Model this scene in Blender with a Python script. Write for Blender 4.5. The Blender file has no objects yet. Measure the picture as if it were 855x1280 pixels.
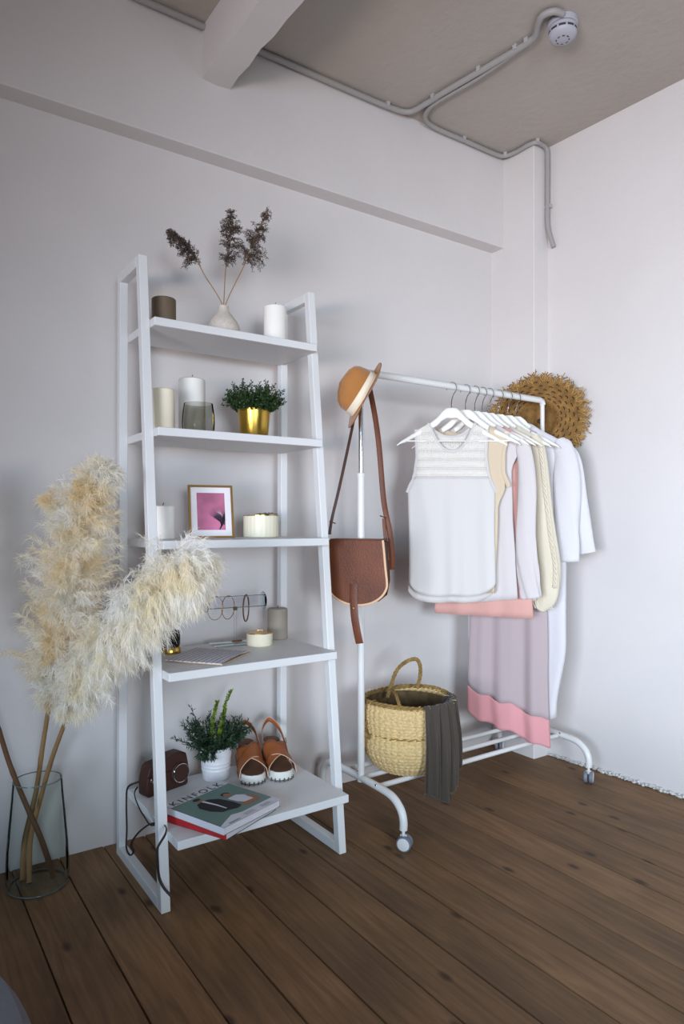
import bpy, bmesh, math, random
import numpy as np
from mathutils import Vector, Matrix
PI = math.pi
SC = bpy.context.scene
C = SC.collection
random.seed(7)
rng = np.random.default_rng(11)

# ------------------------------------------------------------------ camera
EYE = Vector((0, 0, 1.10))
YAW = math.atan(587 / 854.0)
FW = Vector((math.sin(YAW), math.cos(YAW), 0))
RT = Vector((math.cos(YAW), -math.sin(YAW), 0))
cam = bpy.data.objects.new('camera', bpy.data.cameras.new('camera'))
C.objects.link(cam)
cam.location = EYE
cam.rotation_euler = (PI / 2, 0, -YAW)
cam.data.sensor_fit = 'HORIZONTAL'
cam.data.sensor_width = 36
cam.data.lens = 36 * 854 / 855
cam.data.shift_y = 11 / 855.0
cam.data.clip_start = 0.02
SC.camera = cam

# ------------------------------------------------------------------ light
SC.view_settings.view_transform = 'Standard'
SC.view_settings.look = 'None'
SC.view_settings.exposure = -0.1
SC.view_settings.gamma = 1
SC.cycles.max_bounces = 8
SC.cycles.diffuse_bounces = 5
SC.cycles.transparent_max_bounces = 24
SC.cycles.use_denoising = True
w = bpy.data.worlds.new('sky'); SC.world = w; w.use_nodes = True
w.node_tree.nodes['Background'].inputs[0].default_value = (0.62, 0.78, 1.0, 1)
w.node_tree.nodes['Background'].inputs[1].default_value = 0.6

def area(name, loc, target, sx, sy, energy, col):
    l = bpy.data.lights.new(name, 'AREA'); l.shape = 'RECTANGLE'; l.size = sx; l.size_y = sy
    l.energy = energy; l.color = col
    o = bpy.data.objects.new(name, l); C.objects.link(o); o.location = loc
    o.rotation_euler = (Vector(target) - Vector(loc)).to_track_quat('-Z', 'Y').to_euler()
    return o
# daylight entering the big window in the wall beside the bed, and a second window behind the camera
L1 = area('window_daylight', (-2.16, -0.7, 1.2), (2.65, 1.0, 0.75), 1.8, 1.2, 46, (0.52, 0.75, 1.0)); L1.data.spread = math.radians(80)
L2 = area('rear_window_daylight', (-0.2, -2.86, 1.25), (3.0, 1.9, 0.58), 1.3, 1.2, 38, (0.76, 0.89, 1.0)); L2.data.spread = math.radians(66)
area('ground_reflected_daylight', (-2.15, -0.7, 0.9), (2.65, 1.4, 2.0), 1.8, 0.5, 18, (1.0, 0.72, 0.55)).data.spread = math.radians(66)

# ------------------------------------------------------------------ materials
def lin(c):
    return tuple(((v / 255) / 12.92 if v <= 10 else ((v / 255 + .055) / 1.055) ** 2.4) for v in c) + (1,)
MATS = {}
def mat(name, rgb, rough=.6, metal=0, var=0.0, vscale=8, vstretch=(1, 1, 1), bump=0.0, bscale=60, bstretch=(1, 1, 1), trans=0, ior=1.45, sheen=0, alpha=1, spec=.5, sss=0, coat=0):
    if name in MATS: return MATS[name]
    m = bpy.data.materials.new(name); m.use_nodes = True; nt = m.node_tree; N = nt.nodes; L = nt.links
    b = N['Principled BSDF']
    b.inputs['Base Color'].default_value = lin(rgb); b.inputs['Roughness'].default_value = rough
    b.inputs['Metallic'].default_value = metal; b.inputs['Specular IOR Level'].default_value = spec
    b.inputs['Transmission Weight'].default_value = trans; b.inputs['IOR'].default_value = ior
    b.inputs['Sheen Weight'].default_value = sheen; b.inputs['Coat Weight'].default_value = coat
    if sss:
        b.inputs['Subsurface Weight'].default_value = sss; b.inputs['Subsurface Radius'].default_value = (.02, .015, .01); b.inputs['Subsurface Scale'].default_value = .5
    b.inputs['Alpha'].default_value = alpha
    tc = N.new('ShaderNodeTexCoord')
    def noise(sc, st, det=4):
        mp = N.new('ShaderNodeMapping'); mp.inputs['Scale'].default_value = st
        L.new(tc.outputs['Object'], mp.inputs[0])
        n = N.new('ShaderNodeTexNoise'); n.inputs['Scale'].default_value = sc; n.inputs['Detail'].default_value = det
        L.new(mp.outputs[0], n.inputs['Vector']); return n
    if var:
        n = noise(vscale, vstretch); hs = N.new('ShaderNodeMix'); hs.data_type = 'RGBA'
        c = lin(rgb)
        hs.inputs[6].default_value = tuple(max(0, v * (1 - var)) for v in c[:3]) + (1,)
        hs.inputs[7].default_value = tuple(min(1, v * (1 + var)) for v in c[:3]) + (1,)
        mr = N.new('ShaderNodeMapRange'); mr.inputs[1].default_value = .3; mr.inputs[2].default_value = .7
        L.new(n.outputs[0], mr.inputs[0]); L.new(mr.outputs[0], hs.inputs[0]); L.new(hs.outputs[2], b.inputs['Base Color'])
    if bump:
        n2 = noise(bscale, bstretch, 5); bp = N.new('ShaderNodeBump'); bp.inputs['Strength'].default_value = bump; bp.inputs['Distance'].default_value = .01
        L.new(n2.outputs[0], bp.inputs['Height']); L.new(bp.outputs[0], b.inputs['Normal'])
    MATS[name] = m
    return m

PLASTER = mat('painted_plaster', (210, 204, 202), .85, var=.03, vscale=2, bump=.12, bscale=35)
DARKWALL = mat('unseen_wall_brown', (120, 102, 92), .9, var=.1, vscale=3)  # unseen walls given a dark brown to cut bounced fill light
CEILP = mat('ceiling_paint', (176, 168, 160), .9, var=.04, vscale=3, bump=.3, bscale=30)
SHELFW = mat('white_lacquer', (218, 217, 217), .45, bump=.03, bscale=200)
RACKW = mat('white_powder_coat', (216, 214, 212), .32)
CHROME = mat('chrome', (210, 210, 212), .12, 1)
HANGW = mat('white_painted_wood', (226, 222, 214), .4)
BRASS = mat('brushed_brass', (196, 160, 74), .28, 1, bump=.05, bscale=300, bstretch=(1, 1, .05))
GOLD = mat('gold_metal', (214, 170, 96), .22, 1)
IVORYWAX = mat('ivory_wax', (240, 228, 206), .45, sss=.3, var=.02)
WHITEWAX = mat('white_wax', (238, 234, 228), .5, sss=.3)
TAUPEWAX = mat('taupe_wax', (150, 140, 128), .6, var=.05, vscale=20)
BROWNWAX = mat('brown_wax', (104, 88, 70), .65, var=.08, vscale=15)
WICK = mat('wick', (60, 52, 44), .9)
LEATHER = mat('tan_leather', (98, 48, 22), .5, var=.22, vscale=9, bump=.15, bscale=180)
DLEATHER = mat('dark_leather', (62, 34, 24), .55, var=.15, vscale=12, bump=.1, bscale=150)
PIPING = mat('raw_leather_edge', (214, 176, 142), .7)
SHOEL = mat('cognac_leather', (150, 84, 44), .5, var=.1, vscale=20, bump=.1, bscale=250)
CREAM = mat('cream_enamel', (232, 224, 200), .4)
SOIL = mat('soil', (50, 38, 30), .95, bump=.5, bscale=120)

# woven cloth
def cloth(name, rgb, weave=900, rough=.85, sheen=.2, bump=.25, trans=.25, fuzzy=0):
    m = bpy.data.materials.new(name); m.use_nodes = True; nt = m.node_tree; N = nt.nodes; L = nt.links
    b = N['Principled BSDF']; out = N['Material Output']
    b.inputs['Base Color'].default_value = lin(rgb); b.inputs['Roughness'].default_value = rough; b.inputs['Sheen Weight'].default_value = sheen
    b.inputs['Specular IOR Level'].default_value = .2
    tc = N.new('ShaderNodeTexCoord'); n = N.new('ShaderNodeTexNoise'); n.inputs['Scale'].default_value = weave; n.inputs['Detail'].default_value = 3
    n2 = N.new('ShaderNodeTexNoise'); n2.inputs['Scale'].default_value = 14; n2.inputs['Detail'].default_value = 3
    L.new(tc.outputs['Object'], n.inputs['Vector']); L.new(tc.outputs['Object'], n2.inputs['Vector'])
    bp = N.new('ShaderNodeBump'); bp.inputs['Strength'].default_value = bump; bp.inputs['Distance'].default_value = .002
    b2 = N.new('ShaderNodeBump'); b2.inputs['Strength'].default_value = .25; b2.inputs['Distance'].default_value = .012
    L.new(n.outputs[0], bp.inputs['Height']); L.new(n2.outputs[0], b2.inputs['Height']); L.new(b2.outputs[0], bp.inputs['Normal']); L.new(bp.outputs[0], b.inputs['Normal'])
    tr = N.new('ShaderNodeBsdfTranslucent'); tr.inputs[0].default_value = lin(rgb)
    mx = N.new('ShaderNodeMixShader'); mx.inputs[0].default_value = trans
    L.new(b.outputs[0], mx.inputs[1]); L.new(tr.outputs[0], mx.inputs[2]); L.new(mx.outputs[0], out.inputs[0])
    return m
WHITECLOTH = cloth('white_jersey', (224, 219, 216))
SHIRTCLOTH = cloth('white_cotton', (222, 214, 213))
BEIGECLOTH = cloth('beige_crepe', (222, 204, 178))
ROSECLOTH = cloth('rose_cotton', (212, 162, 152), trans=.1)
MAUVE = cloth('mauve_chiffon', (200, 182, 184), trans=.3)
PINKHEM = cloth('pink_chiffon', (236, 172, 176), trans=.3)
KNIT = cloth('cream_knit', (218, 207, 186), weave=220, bump=.7, trans=.1)
TERRY = cloth('white_boucle', (214, 210, 213), weave=260, bump=.8, trans=.1, sheen=.5)
IVORYCL = cloth('ivory_ribbed', (226, 216, 210), trans=.3)
DARKCL = cloth('charcoal_cotton', (66, 58, 50), trans=.0)
BEDCL = cloth('grey_blanket', (92, 90, 98), trans=0)

def lace_mat():
    m = bpy.data.materials.new('white_lace'); m.use_nodes = True; nt = m.node_tree; N = nt.nodes; L = nt.links
    b = N['Principled BSDF']; out = N['Material Output']; b.inputs['Base Color'].default_value = lin((212, 206, 198)); b.inputs['Roughness'].default_value = .9
    uv = N.new('ShaderNodeUVMap')
    mp = N.new('ShaderNodeMapping'); mp.inputs['Scale'].default_value = (1, 1, 1); L.new(uv.outputs[0], mp.inputs[0])
    v = N.new('ShaderNodeTexVoronoi'); v.inputs['Scale'].default_value = 170; v.inputs['Randomness'].default_value = .25; L.new(mp.outputs[0], v.inputs['Vector'])
    w_ = N.new('ShaderNodeTexWave'); w_.bands_direction = 'Y'; w_.inputs['Scale'].default_value = 9; w_.inputs['Distortion'].default_value = .6; w_.inputs['Detail'].default_value = 0
    L.new(mp.outputs[0], w_.inputs['Vector'])
    g = N.new('ShaderNodeMath'); g.operation = 'LESS_THAN'; L.new(v.outputs['Distance'], g.inputs[0])
    mr = N.new('ShaderNodeMapRange'); mr.inputs[3].default_value = .18; mr.inputs[4].default_value = .36; L.new(w_.outputs[0], mr.inputs[0]); L.new(mr.outputs[0], g.inputs[1])
    t = N.new('ShaderNodeBsdfTransparent'); mx = N.new('ShaderNodeMixShader')
    k = N.new('ShaderNodeMath'); k.operation = 'MULTIPLY'; k.inputs[1].default_value = .55; L.new(g.outputs[0], k.inputs[0])
    L.new(k.outputs[0], mx.inputs[0]); L.new(b.outputs[0], mx.inputs[1]); L.new(t.outputs[0], mx.inputs[2]); L.new(mx.outputs[0], out.inputs[0])
    bp = N.new('ShaderNodeBump'); bp.inputs['Strength'].default_value = .6; bp.inputs['Distance'].default_value = .002; bp.invert = True
    L.new(v.outputs['Distance'], bp.inputs['Height']); L.new(bp.outputs[0], b.inputs['Normal'])
    return m
LACE = lace_mat()

def wood_mat():
    m = bpy.data.materials.new('floor_wood'); m.use_nodes = True; nt = m.node_tree; N = nt.nodes; L = nt.links
    b = N['Principled BSDF']; b.inputs['Roughness'].default_value = .62; b.inputs['Specular IOR Level'].default_value = .3
    tc = N.new('ShaderNodeTexCoord'); oi = N.new('ShaderNodeObjectInfo')
    ad = N.new('ShaderNodeVectorMath'); ad.operation = 'ADD'; ml = N.new('ShaderNodeVectorMath'); ml.operation = 'SCALE'; ml.inputs['Scale'].default_value = 37
    cb = N.new('ShaderNodeCombineXYZ'); L.new(oi.outputs['Random'], cb.inputs[0]); L.new(oi.outputs['Random'], cb.inputs[1]); L.new(cb.outputs[0], ml.inputs[0])
    L.new(tc.outputs['Object'], ad.inputs[0]); L.new(ml.outputs[0], ad.inputs[1])
    # grain lines run along the board (y)
    m1 = N.new('ShaderNodeMapping'); m1.inputs['Scale'].default_value = (16, 1.1, 1); L.new(ad.outputs[0], m1.inputs[0])
    n1 = N.new('ShaderNodeTexNoise'); n1.inputs['Scale'].default_value = 3; n1.inputs['Detail'].default_value = 8; n1.inputs['Roughness'].default_value = .65; n1.inputs['Distortion'].default_value = .7; L.new(m1.outputs[0], n1.inputs['Vector'])
    m2 = N.new('ShaderNodeMapping'); m2.inputs['Scale'].default_value = (1.4, .9, 1); L.new(ad.outputs[0], m2.inputs[0])
    n2 = N.new('ShaderNodeTexNoise'); n2.inputs['Scale'].default_value = 2.2; n2.inputs['Detail'].default_value = 3; L.new(m2.outputs[0], n2.inputs['Vector'])
    m3 = N.new('ShaderNodeMapping'); m3.inputs['Scale'].default_value = (7.5, 3.6, 1); L.new(ad.outputs[0], m3.inputs[0])
    v = N.new('ShaderNodeTexVoronoi'); v.voronoi_dimensions = '2D'; v.inputs['Scale'].default_value = 1.0; L.new(m3.outputs[0], v.inputs['Vector'])
    r = N.new('ShaderNodeValToRGB'); cr = r.color_ramp
    cr.elements[0].position = .25; cr.elements[0].color = lin((100, 74, 52)); cr.elements[1].position = .75; cr.elements[1].color = lin((148, 114, 80))
    L.new(n1.outputs[0], r.inputs[0])
    r2 = N.new('ShaderNodeMix'); r2.data_type = 'RGBA'; r2.blend_type = 'MULTIPLY'; r2.inputs[0].default_value = 1
    rr = N.new('ShaderNodeValToRGB'); rr.color_ramp.elements[0].position = .3; rr.color_ramp.elements[0].color = (.62, .62, .64, 1); rr.color_ramp.elements[1].position = .7; rr.color_ramp.elements[1].color = (1.1, 1.08, 1.05, 1)
    L.new(n2.outputs[0], rr.inputs[0]); L.new(r.outputs[0], r2.inputs[6]); L.new(rr.outputs[0], r2.inputs[7])
    hs = N.new('ShaderNodeMapRange'); hs.inputs[3].default_value = .82; hs.inputs[4].default_value = 1.16; L.new(oi.outputs['Random'], hs.inputs[0])
    r3 = N.new('ShaderNodeVectorMath'); r3.operation = 'SCALE'; L.new(r2.outputs[2], r3.inputs[0]); L.new(hs.outputs[0], r3.inputs['Scale'])
    # knots
    kn = N.new('ShaderNodeValToRGB'); kn.color_ramp.elements[0].position = .035; kn.color_ramp.elements[0].color = (1, 1, 1, 1); kn.color_ramp.elements[1].position = .11; kn.color_ramp.elements[1].color = (0, 0, 0, 1)
    L.new(v.outputs['Distance'], kn.inputs[0])
    sel = N.new('ShaderNodeMath'); sel.operation = 'GREATER_THAN'; sel.inputs[1].default_value = .66
    sx = N.new('ShaderNodeSeparateColor'); L.new(v.outputs['Color'], sx.inputs[0]); L.new(sx.outputs[0], sel.inputs[0])
    km = N.new('ShaderNodeMath'); km.operation = 'MULTIPLY'; L.new(kn.outputs[0], km.inputs[0]); L.new(sel.outputs[0], km.inputs[1])
    k2 = N.new('ShaderNodeMath'); k2.operation = 'MULTIPLY'; k2.inputs[1].default_value = .8; L.new(km.outputs[0], k2.inputs[0])
    fx = N.new('ShaderNodeMix'); fx.data_type = 'RGBA'; L.new(k2.outputs[0], fx.inputs[0]); L.new(r3.outputs[0], fx.inputs[6]); fx.inputs[7].default_value = lin((48, 34, 26))
    L.new(fx.outputs[2], b.inputs['Base Color'])
    bp = N.new('ShaderNodeBump'); bp.inputs['Strength'].default_value = .25; bp.inputs['Distance'].default_value = .004; L.new(n1.outputs[0], bp.inputs['Height']); L.new(bp.outputs[0], b.inputs['Normal'])
    return m
WOOD = wood_mat()
def glass_mat(name, rgb, rough=.0, dens=1.0):
    # thin-walled glass that still lets light through: mostly transparent with a fresnel gloss
    m = bpy.data.materials.new(name); m.use_nodes = True; nt = m.node_tree; N = nt.nodes; L = nt.links
    N.remove(N['Principled BSDF']); out = N['Material Output']
    t = N.new('ShaderNodeBsdfTransparent'); t.inputs[0].default_value = lin(rgb)
    g = N.new('ShaderNodeBsdfGlossy'); g.inputs['Roughness'].default_value = .03; g.inputs[0].default_value = (.9, .95, .95, 1)
    lw = N.new('ShaderNodeLayerWeight'); lw.inputs[0].default_value = .16 * dens
    mx = N.new('ShaderNodeMixShader'); L.new(lw.outputs['Fresnel'], mx.inputs[0]); L.new(t.outputs[0], mx.inputs[1]); L.new(g.outputs[0], mx.inputs[2]); L.new(mx.outputs[0], out.inputs[0])
    return m
CLEARG = glass_mat('clear_glass', (250, 252, 251), dens=.45)
SMOKEG = glass_mat('smoked_glass', (232, 232, 229), dens=.45)
ACRYL = glass_mat('clear_acrylic', (252, 252, 253), dens=.5)

# ------------------------------------------------------------------ mesh helpers
class MB:
    def __init__(s): s.v = []; s.f = []; s.uv = None
    def add(s, vs, fs):
        b = len(s.v); s.v += [tuple(p) for p in vs]; s.f += [tuple(i + b for i in q) for q in fs]; return s
    def box(s, lo, hi, M=None):
        x0, y0, z0 = lo; x1, y1, z1 = hi
        vs = [Vector(p) for p in ((x0, y0, z0), (x1, y0, z0), (x1, y1, z0), (x0, y1, z0), (x0, y0, z1), (x1, y0, z1), (x1, y1, z1), (x0, y1, z1))]
        if M: vs = [M @ p for p in vs]
        return s.add(vs, [(0, 3, 2, 1), (4, 5, 6, 7), (0, 1, 5, 4), (1, 2, 6, 5), (2, 3, 7, 6), (3, 0, 4, 7)])
    def hexa(s, vs): return s.add(vs, [(0, 3, 2, 1), (4, 5, 6, 7), (0, 1, 5, 4), (1, 2, 6, 5), (2, 3, 7, 6), (3, 0, 4, 7)])
    def tube(s, pts, r, n=10, cap=True, flat=None, closed=False):
        pts = [Vector(p) for p in pts]; k = len(pts)
        rs = r if hasattr(r, '__len__') else [r] * k
        vs = []; T = []
        for i in range(k):
            if closed: t = pts[(i + 1) % k] - pts[i - 1]
            else: t = pts[min(i + 1, k - 1)] - pts[max(i - 1, 0)]
            T.append(t.normalized())
        a = T[0].orthogonal().normalized()
        if flat is not None:
            a = Vector(flat[0]); a = (a - T[0] * a.dot(T[0])).normalized()
        fl = flat[1] if flat is not None else 1.0
        for i in range(k):
            a = a - T[i] * a.dot(T[i])
            if flat is not None and len(flat) > 2:
                a = Vector(flat[0]); a = a - T[i] * a.dot(T[i])
            a.normalize(); b = T[i].cross(a)
            for j in range(n):
                th = 2 * PI * j / n
                vs.append(pts[i] + a * (math.cos(th) * rs[i]) + b * (math.sin(th) * rs[i] * fl))
        fs = []
        for i in range(k if closed else k - 1):
            i2 = (i + 1) % k
            for j in range(n):
                fs.append((i * n + j, i * n + (j + 1) % n, i2 * n + (j + 1) % n, i2 * n + j))
        if cap and not closed:
            fs.append(tuple(range(n - 1, -1, -1))); fs.append(tuple((k - 1) * n + j for j in range(n)))
        return s.add(vs, fs)
    def lathe(s, prof, c=(0, 0, 0), n=32, M=None):
        vs = []; fs = []; c = Vector(c); k = len(prof)
        for r, z in prof:
            for j in range(n):
                th = 2 * PI * j / n; p = Vector((r * math.cos(th), r * math.sin(th), z))
                vs.append((M @ p if M else p) + c)
        for i in range(k - 1):
            for j in range(n): fs.append((i * n + j, i * n + (j + 1) % n, (i + 1) * n + (j + 1) % n, (i + 1) * n + j))
        if prof[0][0] > 1e-5: fs.append(tuple(range(n - 1, -1, -1))) if not s_open(prof) else None
        if prof[-1][0] > 1e-5 and not s_open(prof): fs.append(tuple((k - 1) * n + j for j in range(n)))
        fs = [f for f in fs if f]
        return s.add(vs, fs)
    def grid(s, P, closed_u=False, closed_v=False):
        nu = len(P); nv = len(P[0]); vs = [p for row in P for p in row]; fs = []
        for i in range(nu if closed_u else nu - 1):
            for j in range(nv if closed_v else nv - 1):
                i2 = (i + 1) % nu; j2 = (j + 1) % nv
                fs.append((i * nv + j, i2 * nv + j, i2 * nv + j2, i * nv + j2))
        return s.add(vs, fs)
    def ball(s, c, r, n=8, m=6, M=None):
        c = Vector(c); r = r if hasattr(r, '__len__') else (r, r, r)
        vs = []; fs = []
        for i in range(m + 1):
            ph = PI * i / m
            for j in range(n):
                th = 2 * PI * j / n; p = Vector((r[0] * math.sin(ph) * math.cos(th), r[1] * math.sin(ph) * math.sin(th), r[2] * math.cos(ph)))
                vs.append((M @ p if M else p) + c)
        for i in range(m):
            for j in range(n): fs.append((i * n + j, (i + 1) * n + j, (i + 1) * n + (j + 1) % n, i * n + (j + 1) % n))
        return s.add(vs, fs)
    def prism(s, poly, t0, t1, M=None):
        n = len(poly); vs = [Vector((p[0], p[1], t0)) for p in poly] + [Vector((p[0], p[1], t1)) for p in poly]
        if M: vs = [M @ v for v in vs]
        fs = [tuple(range(n - 1, -1, -1)), tuple(range(n, 2 * n))] + [(i, (i + 1) % n, n + (i + 1) % n, n + i) for i in range(n)]
        return s.add(vs, fs)
    def build(s, name, m, parent=None, smooth=True, bevel=0, solid=0, angle=40, seg=2, sub=0, kind=None):
        me = bpy.data.meshes.new(name); me.from_pydata(s.v, [], s.f)
        bm = bmesh.new(); bm.from_mesh(me)
        bmesh.ops.remove_doubles(bm, verts=bm.verts, dist=1e-6)
        bmesh.ops.recalc_face_normals(bm, faces=bm.faces); bm.to_mesh(me); bm.free()
        me.materials.append(m)
        if smooth:
            me.polygons.foreach_set('use_smooth', [True] * len(me.polygons))
            me.set_sharp_from_angle(angle=math.radians(angle))
        o = bpy.data.objects.new(name, me); C.objects.link(o)
        if parent is not None: attach(o, parent)
        if bevel:
            b = o.modifiers.new('edge', 'BEVEL'); b.width = bevel; b.segments = seg; b.limit_method = 'ANGLE'; b.angle_limit = math.radians(35)
        if solid:
            b = o.modifiers.new('cloth', 'SOLIDIFY'); b.thickness = solid; b.offset = 0
        if sub:
            b = o.modifiers.new('sub', 'SUBSURF'); b.levels = sub; b.render_levels = sub
        if kind: o['kind'] = kind
        return o
def s_open(prof): return len(prof) > 2 and abs(prof[0][0] - prof[-1][0]) < 1e-9 and abs(prof[0][1] - prof[-1][1]) < 1e-9
def world_loc(o):
    v = Vector(o.location)
    while o.parent: o = o.parent; v += Vector(o.location)
    return v
def attach(o, parent):      # meshes are written in world coordinates; empties carry only a location
    o.parent = parent; o.location = -world_loc(parent)
def tag(o, label, cat, group=None):
    o['label'] = label; o['category'] = cat
    if group: o['group'] = group
    return o
def thing(name, label, cat, loc, group=None):
    o = bpy.data.objects.new(name, None); C.objects.link(o); o.location = loc; o.empty_display_size = .05
    return tag(o, label, cat, group)
def struct(o): o['kind'] = 'structure'; return o
def frame_M(o, x, y, z):
    M = Matrix((Vector(x).normalized(), Vector(y).normalized(), Vector(z).normalized())).transposed().to_4x4(); M.translation = Vector(o); return M
def smoothpath(pts, n=8):
    pts = [Vector(p) for p in pts]; out = []
    for i in range(len(pts) - 1):
        p0 = pts[max(i - 1, 0)]; p1 = pts[i]; p2 = pts[i + 1]; p3 = pts[min(i + 2, len(pts) - 1)]
        for k in range(n):
            t = k / n
            out.append(.5 * ((2 * p1) + (p2 - p0) * t + (2 * p0 - 5 * p1 + 4 * p2 - p3) * t * t + (3 * p1 - p0 - 3 * p2 + p3) * t ** 3))
    out.append(pts[-1]); return out
def lerp(a, b, t): return a + (b - a) * t
def table(tb, x):
    if x <= tb[0][0]: return tb[0][1]
    for (a, va), (b, vb) in zip(tb, tb[1:]):
        if x <= b:
            t = (x - a) / (b - a); t = t * t * (3 - 2 * t) if len(tb) > 3 else t
            return va + (vb - va) * t
    return tb[-1][1]
def at(px, py, d):          # the place at depth d (metres ahead of the eye) measured off the photograph
    return EYE + FW * d + RT * ((px - 427.5) / 854 * d) + Vector((0, 0, (651 - py) / 854 * d))
def rib_mesh(name, V, F, m, parent):
    """fast mesh of many quads from numpy arrays"""
    me = bpy.data.meshes.new(name); nv = len(V); nf = len(F)
    me.vertices.add(nv); me.vertices.foreach_set('co', V.astype(np.float32).ravel())
    me.loops.add(nf * F.shape[1]); me.loops.foreach_set('vertex_index', F.astype(np.int32).ravel())
    me.polygons.add(nf); me.polygons.foreach_set('loop_start', np.arange(0, nf * F.shape[1], F.shape[1], dtype=np.int32))
    me.update(calc_edges=True); me.validate(); me.materials.append(m)
    o = bpy.data.objects.new(name, me); C.objects.link(o)
    if parent is not None: attach(o, parent)
    return o

# ------------------------------------------------------------------ room
YW = 2.36; ZC = 2.855; ZB = 2.42; YB = 2.282
XL = -2.2; YR = -2.9
def xr(y): return 2.62 + (2.10 - y) * .055
b = MB(); b.box((XL - .2, YR - .2, -.12), (3.2, 2.6, -.022))
floor_o = struct(b.build('floor', mat('subfloor', (30, 24, 20), .95), smooth=False))
PW = .1417; x = .36 - PW * 19; k = 0
pm = MB(); pm.box((-PW / 2 + .0019, YR, -.022), (PW / 2 - .0019, YW + .02, 0)); first = None
while x < 3.0:
    if first is None:
        o = pm.build('plank', WOOD, None, smooth=False, bevel=.0012, seg=1); first = o
    else:
        o = first.copy(); C.objects.link(o)
    o.parent = floor_o; o.location = (x + PW / 2, 0, random.uniform(-.0012, .0004)); x += PW
b = MB(); b.box((XL - .2, YW, -.1), (3.2, YW + .2, ZC + .1)); struct(b.build('wall_back', PLASTER, smooth=False))
b = MB(); b.hexa([(xr(2.6), 2.6, -.1), (xr(YR - .2), YR - .2, -.1), (3.3, YR - .2, -.1), (3.3, 2.6, -.1), (xr(2.6), 2.6, ZC + .1), (xr(YR - .2), YR - .2, ZC + .1), (3.3, YR - .2, ZC + .1), (3.3, 2.6, ZC + .1)])
struct(b.build('wall_right', PLASTER, smooth=False))
# wall with the big window (out of view) and the wall behind the camera
def wall_hole(name, axis, w0, w1, a0, a1, h0, h1, lo, hi):
    b = MB()
    def bx(u0, u1, z0, z1):
        if axis == 'x': b.box((w0, u0, z0), (w1, u1, z1))
        else: b.box((u0, w0, z0), (u1, w1, z1))
    bx(lo, a0, -.1, ZC + .1); bx(a1, hi, -.1, ZC + .1); bx(a0, a1, -.1, h0); bx(a0, a1, h1, ZC + .1)
    return struct(b.build(name, DARKWALL, smooth=False))
def window(name, axis, w, a0, a1, h0, h1):
    root = bpy.data.objects.new(name, None); C.objects.link(root); root['kind'] = 'structure'
    P = (lambda u, z, t: (w + t, u, z)) if axis == 'x' else (lambda u, z, t: (u, w + t, z))
    def bar(u0, u1, z0, z1, nm):
        q = MB(); p = P(u0, z0, -.03); r = P(u1, z1, .03); q.box([min(i) for i in zip(p, r)], [max(i) for i in zip(p, r)]); q.build(nm, SHELFW, root, smooth=False, bevel=.003)
    bar(a0, a1, h0, h0 + .05, 'window_frame'); bar(a0, a1, h1 - .05, h1, 'window_frame')
    bar(a0, a0 + .05, h0 + .05, h1 - .05, 'window_frame'); bar(a1 - .05, a1, h0 + .05, h1 - .05, 'window_frame')
    bar((a0 + a1) / 2 - .03, (a0 + a1) / 2 + .03, h0 + .05, h1 - .05, 'mullion')
wall_hole('wall_left', 'x', XL - .2, XL, -1.65, .25, .5, 2.0, YR - .2, 2.6); window('window_1', 'x', XL - .12, -1.65, .25, .5, 2.0)
wall_hole('wall_rear', 'y', YR - .2, YR, -.85, .45, .8, 2.2, XL - .2, 3.2); window('window_2', 'y', YR - .12, -.85, .45, .8, 2.2)
b = MB(); b.box((XL - .2, YR - .2, ZC), (3.3, 2.6, ZC + .15)); struct(b.build('ceiling', CEILP, smooth=False))
b = MB(); b.box((XL - .1, YB, ZB), (2.53, YW + .05, ZC + .02)); o = struct(b.build('beam_back', PLASTER, smooth=False, bevel=.004)); o.name = 'trim_1'
# rough cast cross beam with a chipped end
b = MB(); nb = 60
P = []
for i in range(nb + 1):
    y = lerp(YR, YB + .01, i / nb); j = (lambda a: random.uniform(-a, a)); near = max(0, (y - 1.7) / .6)
    P.append([(.966, y, ZC + .01), (.964 + j(.001), y, 2.672 + j(.002)), (1.02, y, 2.668 + j(.002)), (1.071 + j(.002 + .003 * near), y, 2.67 + j(.002 + .004 * near)), (1.073, y, ZC + .01)])
b.grid(P); o = struct(b.build('trim_2', PLASTER, smooth=True, angle=30))
b = MB(); b.box((2.52, 2.10, -.05), (2.75, YW + .05, ZC + .02)); o = struct(b.build('trim_3', PLASTER, smooth=False, bevel=.004))
# crumbly plaster edge where the side wall meets the boards
b = MB()
for i in range(560):
    y = lerp(2.1, .2, i / 560) + random.uniform(-.004, .004); r = random.uniform(.002, .0065)
    b.ball((xr(y) - random.uniform(0, .010), y, random.uniform(.0, .014)), (r * random.uniform(.8, 1.6), r * random.uniform(1, 2.2), r * random.uniform(.6, 1.2)), n=6, m=4)
o = struct(b.build('trim_4', mat('crumbled_plaster', (200, 196, 192), .95, var=.2, vscale=90)))
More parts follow.
